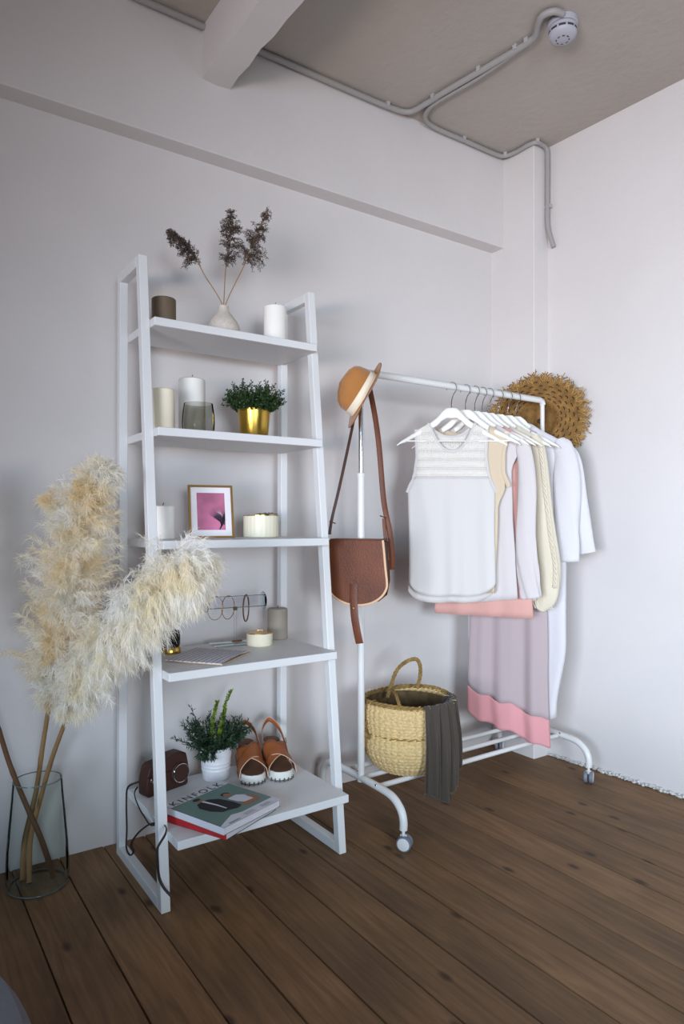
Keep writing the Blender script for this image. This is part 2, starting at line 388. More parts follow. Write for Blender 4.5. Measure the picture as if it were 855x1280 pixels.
# ------------------------------------------------------------------ bed corner with grey blanket
bed = thing('bed', 'grey blanket draped over the rounded corner of a low bed', 'bed', (-1.0, .1, 0))
bx0, bx1, by0, by1, bh = -2.05, .172, -1.0, 1.17, .475
b = MB(); P = []
def rrect(u, off, seed):
    # perimeter point of a rounded rectangle
    w_ = (bx1 - bx0) / 2; h_ = (by1 - by0) / 2; cx = (bx0 + bx1) / 2; cy = (by0 + by1) / 2; e = 22
    c_, s_ = math.cos(u), math.sin(u); r_ = (abs(c_) ** e + abs(s_) ** e) ** (-1 / e)
    return Vector((cx + (w_ + off) * c_ * r_, cy + (h_ + off) * s_ * r_, 0))
NU = 420
rows = [(bh, -.9), (bh, -.4), (bh, -.15), (bh, -.06), (bh - .012, -.02), (bh - .04, 0), (bh - .10, .008), (bh - .2, .014), (bh - .3, .02), (.05, .024)]
for z, off in rows:
    row = []
    for i in range(NU):
        u = 2 * PI * i / NU; f = max(0, (bh - z) / bh); o_ = off + f * .02 * math.sin(u * 23 + 2 * math.sin(u * 5))
        p = rrect(u, 0, 0); cc = Vector(((bx0 + bx1) / 2, (by0 + by1) / 2, 0))
        if off < -.05: p = cc + (p - cc) * (1 + off) if off > -.9 else cc + (p - cc) * .02
        else: p = p + (p - cc).normalized() * o_
        p.z = z + (.006 * math.sin(u * 31) if f < .1 else 0); row.append(p)
    P.append(row)
b.grid(P, closed_v=True); b.build('blanket', BEDCL, bed)
b = MB(); b.box((bx0 + .1, by0 + .1, .12), (bx1 - .08, by1 - .08, bh - .03)); b.build('mattress', SHELFW, bed, bevel=.03)
for sx in (bx0 + .15, bx1 - .15):
    for sy in (by0 + .15, by1 - .15):
        b = MB(); b.box((sx - .03, sy - .03, 0), (sx + .03, sy + .03, .13)); b.build('leg', SHELFW, bed, smooth=False)

# ------------------------------------------------------------------ ladder shelf
SX0, SX1 = .665, 1.295; PWD = .027; ST = 1.91
SHZ = [1.71, 1.377, 1.042, .667, .216]; SHY = [1.995, 1.96, 1.92, 1.872, 1.805]
def fy(z): return 1.858 + .103 * z
ls = thing('ladder_shelf', 'tall white ladder shelf with five boards against the back wall', 'shelf', (.98, 2.07, 0))
for x0 in (SX0, SX1 - PWD):
    x1 = x0 + PWD; T = .03
    def slab(nm, q, ):
        b = MB(); b.hexa(q); b.build(nm, SHELFW, ls, smooth=False, bevel=.0015, seg=1)
    slab('front_upright', [(x0, fy(0), 0), (x1, fy(0), 0), (x1, fy(0) + T, 0), (x0, fy(0) + T, 0), (x0, fy(ST), ST), (x1, fy(ST), ST), (x1, fy(ST) + T, ST), (x0, fy(ST) + T, ST)])
    slab('rear_upright', [(x0, 2.255, 0), (x1, 2.255, 0), (x1, 2.285, 0), (x0, 2.285, 0), (x0, 2.245, ST), (x1, 2.245, ST), (x1, 2.275, ST), (x0, 2.275, ST)])
    slab('top_rail', [(x0, fy(ST - .03) + T, ST - .032), (x1, fy(ST - .03) + T, ST - .032), (x1, 2.245, ST - .032), (x0, 2.245, ST - .032), (x0, fy(ST) + T, ST), (x1, fy(ST) + T, ST), (x1, 2.245, ST), (x0, 2.245, ST)])
    slab('bottom_rail', [(x0, fy(0) + T, 0), (x1, fy(0) + T, 0), (x1, 2.255, 0), (x0, 2.255, 0), (x0, fy(.03) + T, .032), (x1, fy(.03) + T, .032), (x1, 2.255, .032), (x0, 2.255, .032)])
for z, y in zip(SHZ, SHY):
    b = MB(); b.box((SX0 + PWD + .0005, y, z - .025), (SX1 - PWD - .0005, 2.252, z)); b.build('shelf_board', SHELFW, ls, smooth=False, bevel=.0015, seg=1)

# ------------------------------------------------------------------ candles, tins, pots
def candle(label, c, r, h, m, top='flat', group=None):
    t = thing('pillar_candle', label, 'candle', c, group); x, y, z = c
    b = MB(); pr = [(0, z), (r - .003, z), (r, z + .003), (r, z + h - .003), (r - .003, z + h)]
    if top == 'dished': pr += [(r - .006, z + h - .001), (r * .5, z + h - .006), (0, z + h - .007)]
    elif top == 'peak': pr += [(r * .6, z + h + .004), (0, z + h + .006)]
    else: pr += [(0, z + h)]
    b.lathe([(a, q - 0) for a, q in pr], (x, y, 0), 48); b.build('wax', m, t)
    b = MB(); zz = z + h + {'flat': 0, 'dished': -.007, 'peak': .006}[top]; b.tube([(x, y, zz - .001), (x + .001, y, zz + .006), (x + .003, y, zz + .010)], .0012, 6); b.build('wick', WICK, t)
    return t
candle('dark brown pillar candle on the top board of the ladder shelf', (.765, 2.115, 1.71), .038, .096, BROWNWAX, group='pillar candles on the ladder shelf')
candle('white pillar candle on the top board beside the round bud vase', (1.168, 2.115, 1.71), .040, .142, WHITEWAX, 'peak', group='pillar candles on the ladder shelf')
candle('glossy ivory pillar candle with a hollowed top, by the post on the second board', (.752, 2.085, 1.377), .0365, .135, IVORYWAX, 'dished', group='pillar candles on the ladder shelf')
candle('taller white pillar candle standing just behind the smoked glass tumbler', (.882, 2.17, 1.377), .044, .196, WHITEWAX, 'peak', group='pillar candles on the ladder shelf')
candle('white pillar candle beside the picture frame on the third board', (.753, 2.09, 1.042), .036, .105, WHITEWAX, 'flat', group='pillar candles on the ladder shelf')
candle('grey taupe pillar candle behind the small open tin on the fourth board', (1.228, 2.205, .667), .037, .112, TAUPEWAX, 'flat', group='pillar candles on the ladder shelf')

# smoked glass tumbler
t = tag(MB().lathe([(.0, 1.379), (.046, 1.379), (.0505, 1.392), (.052, 1.412), (.0505, 1.44), (.0455, 1.474), (.0438, 1.474), (.0488, 1.44), (.0503, 1.412), (.049, 1.395), (.044, 1.385), (0, 1.385)], (.857, 2.055, -.001), 48).build('glass_tumbler', SMOKEG), 'smoked grey glass tumbler in front of the tall white candle', 'tumbler')
# bud vase and its reeds
VC = Vector((.972, 2.115, 1.71))
STONE = mat('speckled_stoneware', (204, 194, 182), .7, var=.12, vscale=120)
tag(MB().lathe([(0, .001), (.034, .001), (.046, .008), (.0545, .022), (.0545, .036), (.046, .056), (.031, .076), (.019, .092), (.0155, .104), (.0165, .110), (.014, .110), (.0125, .100), (.016, .09), (.0, .06)], VC, 48).build('bud_vase', STONE), 'small teardrop shaped stoneware bud vase holding dried reeds on the top board', 'vase')
REEDM = mat('dried_seed_head', (92, 76, 66), .9, var=.25, vscale=60)
REEDS = mat('dried_reed_stem', (150, 116, 74), .8)
def hexseeds(pts, dirs, ln, wd):
    n = len(pts); d = dirs / np.linalg.norm(dirs, axis=1)[:, None]
    a = np.cross(d, rng.normal(size=(n, 3))); a /= np.linalg.norm(a, axis=1)[:, None]; c = np.cross(d, a)
    L_ = ln * rng.uniform(.6, 1.3, n)[:, None]; W_ = wd * rng.uniform(.7, 1.3, n)[:, None]
    V = np.stack([pts, pts + d * L_ * .45 + a * W_, pts + d * L_ * .45 - a * W_ * .5 + c * W_ * .87, pts + d * L_ * .45 - a * W_ * .5 - c * W_ * .87, pts + d * L_], 1).reshape(-1, 3)
    base = (np.arange(n) * 5)[:, None]
    F = np.concatenate([base + np.array(q) for q in ([0, 2, 1], [0, 3, 2], [0, 1, 3], [4, 1, 2], [4, 2, 3], [4, 3, 1])], 0)
    return V, F
def reed(label, path, i0, wtab, nb, droop, side):
    t = thing('dried_reed', label, 'dried reed', path[0], 'dried reeds in the bud vase')
    P_ = smoothpath(path, 10); MB().tube(P_, [.0016] * len(P_), 6).build('stem', REEDS, t)
    A = np.array(P_); s0 = i0 * 10; A = A[s0:]; n = len(A); V = []; D = []
    tw = []
    for k in range(nb):
        u = rng.random() ** .8; i = min(int(u * (n - 1)), n - 2); p = A[i]; tang = A[i + 1] - A[i]; tang /= np.linalg.norm(tang)
        R = rng.normal(size=3); R -= tang * R.dot(tang); R /= np.linalg.norm(R)
        w_ = table(wtab, u) * rng.uniform(.5, 1.1)
        d = tang * .75 + R * .65 + side * rng.uniform(0, .6); d /= np.linalg.norm(d)
        m_ = 16; q = p.copy(); v = d.copy()
        for j in range(m_):
            q = q + v * w_ / m_ * 1.2; v = v + np.array((0, 0, -1)) * droop * (.5 + j / m_) * .1; v /= np.linalg.norm(v)
            for _ in range(1 + int(w_ / .013)):
                V.append(q + rng.normal(size=3) * .0024); D.append(v + rng.normal(size=3) * .55)
        tw.append((p, q))
    Vv, F = hexseeds(np.array(V), np.array(D), .0068, .0010)
    rib_mesh('seed_head', Vv, F, REEDM, t)['kind'] = 'stuff'
    return t
top = VC + Vector((0, 0, .112))
L3 = lambda px, py, y: (lambda r: EYE + r * (y / r.y))(FW + RT * ((px - 427.5) / 854) + Vector((0, 0, (651 - py) / 854)))
reed('dried brown reed leaning away by itself over the brown candle', [VC + Vector((-.002, 0, .03)), top + Vector((-.004, 0, 0)), L3(257, 346, 2.10), L3(251, 335, 2.10), L3(240, 315, 2.10), L3(226, 299, 2.09), L3(214, 291, 2.09)], 3, [(0, .050), (.3, .046), (.7, .034), (1, .016)], 90, 1.5, np.array((-.5, 0, -.6)))
reed('tallest dried brown reed, upright in the middle of the bud vase', [VC + Vector((0, .001, .03)), top, L3(282, 337, 2.13), L3(285, 320, 2.13), L3(288, 300, 2.13), L3(289, 282, 2.13), L3(288, 266, 2.13)], 2, [(0, .046), (.3, .048), (.6, .038), (1, .014)], 95, .8, np.array((0, 0, -.5)))
reed('dried brown reed slanting over the white candle, beside the upright one', [VC + Vector((.002, 0, .03)), top + Vector((.005, 0, 0)), L3(305, 332, 2.08), L3(310, 318, 2.08), L3(317, 302, 2.08), L3(325, 283, 2.07), L3(335, 263, 2.07)], 2, [(0, .054), (.3, .054), (.6, .030), (1, .014)], 95, 1.2, np.array((.35, 0, -.5)))

# leafy plants
def leaf_quads(pts, dirs, ln, wd, fold=.3):
    n = len(pts); d = dirs / np.linalg.norm(dirs, axis=1)[:, None]
    a = np.cross(d, rng.normal(size=(n, 3))); a /= np.linalg.norm(a, axis=1)[:, None]; c = np.cross(d, a)
    L_ = ln * rng.uniform(.6, 1.3, n)[:, None]; W_ = wd * rng.uniform(.7, 1.2, n)[:, None]
    V = np.stack([pts, pts + d * L_ * .5 + a * W_ + c * W_ * fold, pts + d * L_ - c * L_ * .12, pts + d * L_ * .5 - a * W_ + c * W_ * fold], 1).reshape(-1, 3)
    F = (np.arange(n) * 4)[:, None] + np.array([0, 1, 2, 3]); return V, F
def leafm(name, rgb):
    m = mat(name, rgb, .55, var=.35, vscale=45); return m
GREEN = leafm('small_leaf_green', (44, 66, 32)); ROSEM = leafm('rosemary_green', (42, 68, 46)); LIME = leafm('lime_spike_green', (122, 148, 48))
# brass pot plant
PC = Vector((1.078, 2.10, 1.377))
t = thing('potted_plant', 'bushy small leaved green plant in a shiny brass pot on the second board', 'plant', PC)
MB().lathe([(0, .0005), (.0455, .0005), (.047, .003), (.056, .100), (.0575, .1005), (.0575, .1025), (.0545, .1025), (.053, .088), (0, .088)], PC, 56).build('pot', BRASS, t)
MB().lathe([(0, .0885), (.0525, .0885), (.0525, .090), (0, .093)], PC, 32).build('soil', SOIL, t)
V = []; D = []; SV = MB()
for k in range(330):
    th = rng.uniform(0, 2 * PI); r0 = .045 * math.sqrt(rng.random()); p = np.array(PC) + np.array((r0 * math.cos(th), r0 * math.sin(th), .09))
    out = .5 + 1.0 * r0 / .045; v = np.array((math.cos(th) * out * .8, math.sin(th) * out * .8, rng.uniform(.7, 1.5))); v /= np.linalg.norm(v)
    Ln = rng.uniform(.055, .118) if r0 < .032 else rng.uniform(.04, .085); m_ = 18; q = p.copy()
    st = [q.copy()]
    for j in range(m_):
        q = q + v * Ln / m_; v = v + rng.normal(size=3) * .09 + np.array((0, 0, .01)); v /= np.linalg.norm(v)
        st.append(q.copy())
        for _ in range(3): V.append(q.copy()); D.append(v * .5 + rng.normal(size=3) * .8)
    if k % 3 == 0: SV.tube([st[0], st[6], st[12], st[-1]], .0006, 3, cap=False)
Vv, F = leaf_quads(np.array(V), np.array(D), .0085, .0027); rib_mesh('foliage', Vv, F, GREEN, t)['kind'] = 'stuff'
SV.build('stems', mat('green_stem', (60, 66, 36), .7), t, kind='stuff')

# picture frame
FO = Vector((.935, 2.125, 1.042)); ang = math.radians(12); X = Vector((math.cos(ang), -math.sin(ang), 0)); Nn = Vector((-math.sin(ang), -math.cos(ang), 0)); lean = math.radians(11)
Y = (Vector((0, 0, 1)) * math.cos(lean) - Nn * math.sin(lean)).normalized(); Z = X.cross(Y)
if Z.dot(Nn) < 0: Z = -Z
FWd, FHt = .150, .181
t = thing('picture_frame', 'gold picture frame with a pink picture of a palm on the third board', 'picture frame', FO)
M = frame_M(FO, X, Y, Z)
DGOLD = mat('antique_gold', (150, 116, 62), .4, .7)
fr = MB(); w_ = .007
for lo, hi in (((-FWd / 2, 0, -.007), (FWd / 2, w_, .004)), ((-FWd / 2, FHt - w_, -.007), (FWd / 2, FHt, .004)), ((-FWd / 2, w_, -.007), (-FWd / 2 + w_, FHt - w_, .004)), ((FWd / 2 - w_, w_, -.007), (FWd / 2, FHt - w_, .004))):
    fr.box(lo, hi, M)
fr.build('frame', DGOLD, t, smooth=False, bevel=.0008, seg=1)
MB().box((-FWd / 2 + w_, w_, -.006), (FWd / 2 - w_, FHt - w_, -.001), M).build('mat_board', mat('white_mount', (232, 226, 230), .8), t, smooth=False)
pm_ = mat('pink_print', (184, 104, 136), .5, var=.25, vscale=14)
MB().box((-.047, .028, -.0012), (.047, FHt - .026, -.0004), M).build('picture', pm_, t, smooth=False)
b = MB()   # printed palm leaves
def blade(p, a, L_, w0):
    d = Vector((math.cos(a), math.sin(a), 0)); n_ = Vector((-d.y, d.x, 0)); p = Vector((p[0], p[1], 0))
    vs = [p - n_ * w0, p + n_ * w0, p + d * L_ * .6 + n_ * w0 * .6, p + d * L_]; vs = [Vector((min(max(q.x, -.0465), .0465), min(max(q.y, .0285), FHt - .0265), -.0002)) for q in vs]
    b.add([M @ q for q in vs], [(0, 1, 2, 3)])
for k in range(26): blade((.026 + .0006 * k, .028 + .0008 * k), math.radians(55 + 3.6 * k), .078 - abs(k - 13) * .0013, .0013)
for k in range(14): blade((.044, .045 + k * .002), math.radians(110 + 4 * k), .03, .0012)
b.build('palm_print', mat('palm_ink', (62, 44, 62), .6), t, smooth=False)
b = MB()
for k in range(9): blade((.036, .072 + .001 * k), math.radians(95 + 7 * k), .028, .0006)
for v_i, v_ in enumerate(b.v): pass
b.v = [tuple(Vector(q) + Z * .0002) for q in b.v]
b.build('palm_highlight', mat('palm_ink_light', (196, 170, 190), .6), t, smooth=False)
MB().box((-.018, .0, -.052), (.018, .004, -.048), M).hexa([M @ Vector(q) for q in ((-.02, .0, -.055), (.02, .0, -.055), (.02, .0, -.051), (-.02, .0, -.051), (-.015, .12, -.010), (.015, .12, -.010), (.015, .12, -.007), (-.015, .12, -.007))]).build('easel_back', mat('black_card', (26, 24, 26), .8), t, smooth=False)

# cream tin with gold rim
def tin(label, c, r, h, openp, ribs):
    t = thing('tin', label, 'tin', c, 'cream round tins on the ladder shelf')
    b = MB(); n = 96; P = []
    for z, k in ((.0008, .96), (.003, 1), (h - .004, 1), (h - .0025, 1.0)):
        P.append([Vector(c) + Vector(((r * k + (ribs * math.cos(24 * 2 * PI * j / n) if .003 <= z < h - .003 else 0)) * math.cos(2 * PI * j / n), (r * k + (ribs * math.cos(24 * 2 * PI * j / n) if .003 <= z < h - .003 else 0)) * math.sin(2 * PI * j / n), z)) for j in range(n)])
    b.grid(P, closed_v=True); b.add([P[0][j] for j in range(n)], [tuple(range(n))])
    if not openp: b.add([P[-1][j] for j in range(n)], [tuple(range(n))])
    b.build('body', CREAM, t)
    if openp:
        MB().lathe([(r - .0015, h - .001), (r - .0015, .003), (0, .003)], c, 64).build('gold_inside', GOLD, t)
    MB().lathe([(r - .002, h - .003), (r + .0008, h - .003), (r + .0008, h - .0005), (r - .002, h - .0005), (r - .002, h - .003)], c, 64).build('rim', GOLD, t)
    return t
tin('cream ribbed tin with a gold rim and closed lid on the third board', (1.115, 2.12, 1.042), .0605, .078, False, .0006)
tin('small open cream tin with gold inside, in front of the taupe candle', (1.112, 2.125, .667), .045, .046, True, 0)
# brooch of leaves on the lid
b = MB()
for k in range(14):
    a = k * 2.4; r = .004 + .0016 * k; c_ = Vector((1.128 + r * math.cos(a) * 1.5, 2.115 + r * math.sin(a), 1.042 + .080 + .002 * (k % 3)))
    M2 = Matrix.Rotation(a, 4, 'Z') @ Matrix.Rotation(.25 * math.sin(k), 4, 'Y'); b.ball(c_, (.012, .005, .0022), 8, 6, M2.to_3x3())
tag(b.build('hair_clip', mat('pewter_leaves', (150, 138, 124), .4, .5, var=.4, vscale=120)), 'pewter leaf shaped hair clip lying on the closed cream tin', 'hair clip')

# fourth board: jewellery stand
JC = Vector((1.055, 2.20, .667))
t = thing('jewellery_stand', 'clear acrylic T bar jewellery stand on the fourth board', 'jewellery stand', JC)
jx = Vector((math.cos(.12), -math.sin(.12), 0)); jy = Vector((math.sin(.12), math.cos(.12), 0)); M = frame_M(JC, jx, jy, (0, 0, 1))
MB().box((-.085, -.05, .0005), (.085, .05, .006), M).build('base_plate', ACRYL, t, smooth=False, bevel=.001)
MB().tube([M @ Vector((0, 0, .006)), M @ Vector((0, 0, .118))], .0055, 14).build('upright_rod', ACRYL, t)
MB().box((-.006, -.006, .118), (.006, .006, .128), M).build('joint', mat('brass_joint', (110, 96, 80), .4, .8), t, smooth=False)
for nm, rr, zz in (('bar', .021, 0),):
    b = MB(); prof = [(rr, -.105), (rr, .105), (rr - .0025, .105), (rr - .0025, -.105), (rr, -.105)]
    M3 = frame_M(M @ Vector((0, 0, .147)), jy, (0, 0, 1), jx); b.lathe(prof, (0, 0, 0), 32); b.v = [tuple(M3 @ Vector(q)) for q in b.v]; b.build('bar', ACRYL, t)
for s in (-1, 1):
    b = MB(); b.lathe([(0, s * .105 - .002), (.031, s * .105 - .002), (.032, s * .105), (.031, s * .105 + .002), (0, s * .105 + .002)], (0, 0, 0), 36); b.v = [tuple(M3 @ Vector(q)) for q in b.v]; b.build('end_disc', ACRYL, t)
def ring(name, label, cat, dx, rz, ry, tilt, r, m, group=None, beads=False):
    b = MB(); n = 40; c0 = M @ Vector((dx, 0, .147 + .022 - rz + .001)); pts = []
    e1 = (jx * math.sin(tilt) + jy * math.cos(tilt)).normalized()
    for j in range(n):
        a = 2 * PI * j / n; pts.append(c0 + e1 * (ry * math.cos(a)) + Vector((0, 0, rz * math.sin(a))))
    b.tube(pts, [r * (1 + (.35 * math.sin(j * 2.2) if beads else 0)) for j in range(n)], 8, closed=True)
    return tag(b.build(name, m), label, cat, group)
ring('hoop_bracelet', 'thin gold hoop bracelet at the outer end of the acrylic bar, by the pampas', 'bracelet', -.072, .041, .037, 1.1, .0011, GOLD, 'bracelets on the acrylic stand')
ring('hoop_bracelet', 'thin gold hoop bracelet next to the acrylic upright rod', 'bracelet', -.026, .041, .037, .95, .0014, GOLD, 'bracelets on the acrylic stand')
ring('beaded_bracelet', 'brown tortoiseshell bracelet hanging beyond the upright rod', 'bracelet', .040, .047, .036, .62, .0026, mat('tortoiseshell', (112, 64, 40), .3, var=.5, vscale=60), 'bracelets on the acrylic stand')
b = MB(); b.ball(M @ Vector((.0, -.02, .0115)), (.020, .006, .004), 10, 8, (Matrix.Rotation(-.2, 3, 'Z')))
for k in range(5): b.ball(M @ Vector((-.014 + .007 * k, -.021, .014)), (.005, .003, .002), 6, 5)
tag(b.build('brooch', mat('brown_brooch', (112, 76, 54), .4, .3)), 'small brown leaf brooch lying on the acrylic base plate', 'brooch')
# black and gold jar
JB = (.806, 2.165, .667)
t = thing('votive_jar', 'small black jar with a gold foot behind the open leaflet', 'jar', JB)
MB().lathe([(0, .020), (.028, .020), (.031, .03), (.031, .072), (.028, .072), (.027, .03), (0, .028)], JB, 32).build('cup', mat('black_glass', (28, 24, 24), .12), t)
MB().lathe([(0, .0005), (.030, .0005), (.033, .004), (.033, .016), (.029, .021), (0, .021)], JB, 32).build('foot', BRASS, t)

# leaflet of printed lines
def text_print(name):
    m = bpy.data.materials.new(name); m.use_nodes = True; nt = m.node_tree; N = nt.nodes; L = nt.links; b = N['Principled BSDF']; b.inputs['Roughness'].default_value = .7
    uv = N.new('ShaderNodeUVMap'); sp = N.new('ShaderNodeSeparateXYZ'); L.new(uv.outputs[0], sp.inputs[0])
    ml = N.new('ShaderNodeMath'); ml.operation = 'MULTIPLY'; ml.inputs[1].default_value = 12; L.new(sp.outputs[1], ml.inputs[0])
    fr_ = N.new('ShaderNodeMath'); fr_.operation = 'FRACT'; L.new(ml.outputs[0], fr_.inputs[0])
    lt = N.new('ShaderNodeMath'); lt.operation = 'LESS_THAN'; lt.inputs[1].default_value = .42; L.new(fr_.outputs[0], lt.inputs[0])
    mp = N.new('ShaderNodeMapping'); mp.inputs['Scale'].default_value = (70, 12, 1); L.new(uv.outputs[0], mp.inputs[0])
    n = N.new('ShaderNodeTexNoise'); n.inputs['Scale'].default_value = 1.6; n.inputs['Detail'].default_value = 2; L.new(mp.outputs[0], n.inputs['Vector'])
    g = N.new('ShaderNodeMath'); g.operation = 'GREATER_THAN'; g.inputs[1].default_value = .46; L.new(n.outputs[0], g.inputs[0])
    q = N.new('ShaderNodeMath'); q.operation = 'MULTIPLY'; L.new(lt.outputs[0], q.inputs[0]); L.new(g.outputs[0], q.inputs[1])
    q2 = N.new('ShaderNodeMath'); q2.operation = 'MULTIPLY'; q2.inputs[1].default_value = .7; L.new(q.outputs[0], q2.inputs[0])
    mx = N.new('ShaderNodeMix'); mx.data_type = 'RGBA'; mx.inputs[6].default_value = lin((206, 204, 212)); mx.inputs[7].default_value = lin((92, 86, 96)); L.new(q2.outputs[0], mx.inputs[0]); L.new(mx.outputs[2], b.inputs['Base Color'])
    return m
def page(name, A, B_, D_, lift, thick, m, parent, n=14):
    A = Vector(A); ex = Vector(B_) - A; ey = Vector(D_) - A; b = MB(); P = []; Q = []
    for i in range(n + 1):
        r1 = []; r2 = []
        for j in range(n + 1):
            u = i / n; v = j / n; p = A + ex * u + ey * v; z = lift(u, v); r1.append(p + Vector((0, 0, z + thick))); r2.append(p + Vector((0, 0, z)))
        P.append(r1); Q.append(r2)
    b.grid(P); b.grid([list(reversed(r)) for r in Q])
    def side(ra, rb): b.grid([ra, rb])
    side(P[0], Q[0]); side(P[-1], Q[-1]); side([r[0] for r in P], [r[0] for r in Q]); side([r[-1] for r in P], [r[-1] for r in Q])
    o = b.build(name, m, parent, angle=30); me = o.data; uvl = me.uv_layers.new(name='UVMap')
    exn = ex.length_squared; eyn = ey.length_squared
    for lo in me.loops:
        p = Vector(me.vertices[lo.vertex_index].co) - A; p.z = 0; uvl.data[lo.index].uv = (p.dot(ex) / exn, p.dot(ey) / eyn)
    return o
t = thing('leaflet', 'white printed leaflet with a lifted cover lying open on the fourth board', 'leaflet', (.86, 2.0, .667))
A = (.858, 1.882, .668); Bq = (1.012, 2.012, .668); Dq = (.740, 2.035, .668)
page('kraft_cover', (.862, 1.884, .668), (1.020, 2.016, .668), (.744, 2.040, .668), lambda u, v: .0, .003, mat('kraft_card', (196, 170, 140), .8), t)
page('page', A, Bq, Dq, lambda u, v: 0.0035 + .005 * math.sin(min(1, u * 1.1) * PI * .9) * (1 - .3 * v), .0022, text_print('printed_lines'), t)

# ------------------------------------------------------------------ fifth board
ZF = .216
def slab_quad(b, TL, BL, BR, z0, z1):
    TL, BL, BR = Vector(TL), Vector(BL), Vector(BR); TR = TL + BR - BL
    b.hexa([(BL.x, BL.y, z0), (BR.x, BR.y, z0), (TR.x, TR.y, z0), (TL.x, TL.y, z0), (BL.x, BL.y, z1), (BR.x, BR.y, z1), (TR.x, TR.y, z1), (TL.x, TL.y, z1)])
def magazine(label, TL, BL, BR, z0, h, coverm, spinem, cat='magazine'):
    t = thing('magazine', label, cat, ((TL[0] + BR[0]) / 2, (TL[1] + BR[1]) / 2, z0), 'magazines stacked on the lowest board')
    TL, BL, BR = Vector(TL), Vector(BL), Vector(BR); ex = (BR - BL).normalized(); ey = (TL - BL).normalized()
    b = MB(); slab_quad(b, TL - ey * .002 + ex * .001, BL + ey * .002 + ex * .001, BR + ey * .002 - ex * .003, z0 + .0008, z0 + h - .0008)
    b.build('pages', mat('page_edges', (206, 200, 206), .8, var=.25, vscale=40, vstretch=(1, 1, 60)), t, smooth=False)
    b = MB(); slab_quad(b, TL, BL, BR, z0 + h - .0008, z0 + h); slab_quad(b, TL, BL, BR, z0, z0 + .0008); b.build('cover', coverm, t, smooth=False)
    b = MB(); slab_quad(b, TL, BL, BL + ex * .0012, z0, z0 + h); b.build('spine', spinem, t, smooth=False)
    return t, TL, BL, BR, ex, ey
TEAL = mat('teal_cover', (98, 124, 118), .45, var=.04)
WHT = mat('white_print', (206, 204, 212), .6)
TL, BL = (.705, 1.962), (.792, 1.722); w_, h_ = .235, .258
def mg(TL, BL, w):
    TL = Vector((TL[0], TL[1], 0)); BL = Vector((BL[0], BL[1], 0)); e = (TL - BL).normalized(); r_ = Vector((e.y, -e.x, 0)); return TL, BL, BL + r_ * w
a, b_, c_ = mg((.692, 1.985), (.806, 1.738), .232)
z1 = ZF + .0005
t2 = magazine('magazine with a bright red spine and dark floral cover under the teal one', a, b_, c_, z1, .021, mat('dark_floral', (52, 54, 50), .5, var=.5, vscale=25), mat('red_spine', (176, 36, 40), .5))
tt, TLv, BLv, BRv, ex, ey = t2
b = MB()
for k in range(26):
    u = .02 + .03 * rng.random() + (.18 * rng.random() if k > 12 else 0); v = .02 + .22 * rng.random(); p = BLv + ex * u * .9 + ey * v
    r_ = rng.uniform(.006, .013)
    b = MB(); b.add([(p.x + r_ * math.cos(q) * (1 + .3 * math.sin(5 * q)), p.y + r_ * math.sin(q) * (1 + .3 * math.sin(5 * q)), z1 + .0211) for q in [i * 2 * PI / 20 for i in range(20)]], [tuple(range(20))]); b.v = [(q[0], q[1], q[2] + .00001 * k) for q in b.v]
    b.build('flower_print', mat('pink_flowers', (206, 120, 140), .5, var=.3, vscale=60), tt, smooth=False)
a, b_, c_ = mg(TL, BL, w_)
z2 = z1 + .0225
tt, TLv, BLv, BRv, ex, ey = magazine('teal covered magazine with a portrait of two people, topmost on the lowest board', a, b_, c_, z2, .021, TEAL, WHT)
zt = z2 + .021
H_ = (TLv - BLv).length; W_ = (BRv - BLv).length
def cov(u, v, dz=.0003): p = BLv + ex * (u * W_) + ey * (v * H_); return Vector((p.x, p.y, zt + dz))
def poly(pts, m, nm, dz=.0003):
    b = MB(); b.add([cov(u, v, dz) for u, v in pts], [tuple(range(len(pts)))]); o = b.build(nm, m, tt, smooth=False)
    if o.data.polygons[0].normal.z < 0: o.data.flip_normals()
    return o
poly([(.0, .855), (1, .855), (1, 1), (0, 1)], WHT, 'title_band')
poly([(.0, 0), (1, 0), (1, .13), (.45, .13), (.3, .17), (.12, .10), (0, .05)], WHT, 'caption_band')
# lettering
cu = bpy.data.curves.new('title_lettering', 'FONT'); cu.body = 'KINFOLK'; cu.size = .040; cu.space_character = 1.35; cu.align_x = 'CENTER'; cu.extrude = .0002; cu.offset = .0003
to = bpy.data.objects.new('title_lettering', cu); C.objects.link(to)
dg = bpy.context.evaluated_depsgraph_get(); me = bpy.data.meshes.new_from_object(to.evaluated_get(dg)); bpy.data.objects.remove(to)
xs = [v.co.x for v in me.vertices]; sc = W_ * .86 / (max(xs) - min(xs)); mid = (max(xs) + min(xs)) / 2
for v in me.vertices:
    p = cov(.5, .868, .0006) + ex * ((v.co.x - mid) * sc) + ey * (v.co.y * sc); v.co = (p.x, p.y, zt + .0006 + v.co.z * .5)
me.materials.append(mat('print_ink', (38, 52, 56), .6)); to = bpy.data.objects.new('title_lettering', me); C.objects.link(to); attach(to, tt)
SKIN = mat('printed_skin', (150, 104, 82), .6); INK = mat('printed_suit', (30, 28, 34), .6); HAIRP = mat('printed_hair', (44, 28, 24), .6)
def ell(cu_, cv_, ru, rv, m, nm, dz=.0004, rot=0):
    pts = []
    for i in range(24):
        q = 2 * PI * i / 24; x_ = ru * math.cos(q); y_ = rv * math.sin(q); pts.append((cu_ + x_ * math.cos(rot) - y_ * math.sin(rot), cv_ + x_ * math.sin(rot) + y_ * math.cos(rot)))
    poly(pts, m, nm, dz)
ell(.36, .755, .050, .055, SKIN, 'man_face', .0004); ell(.355, .785, .056, .035, HAIRP, 'man_hair', .0006)
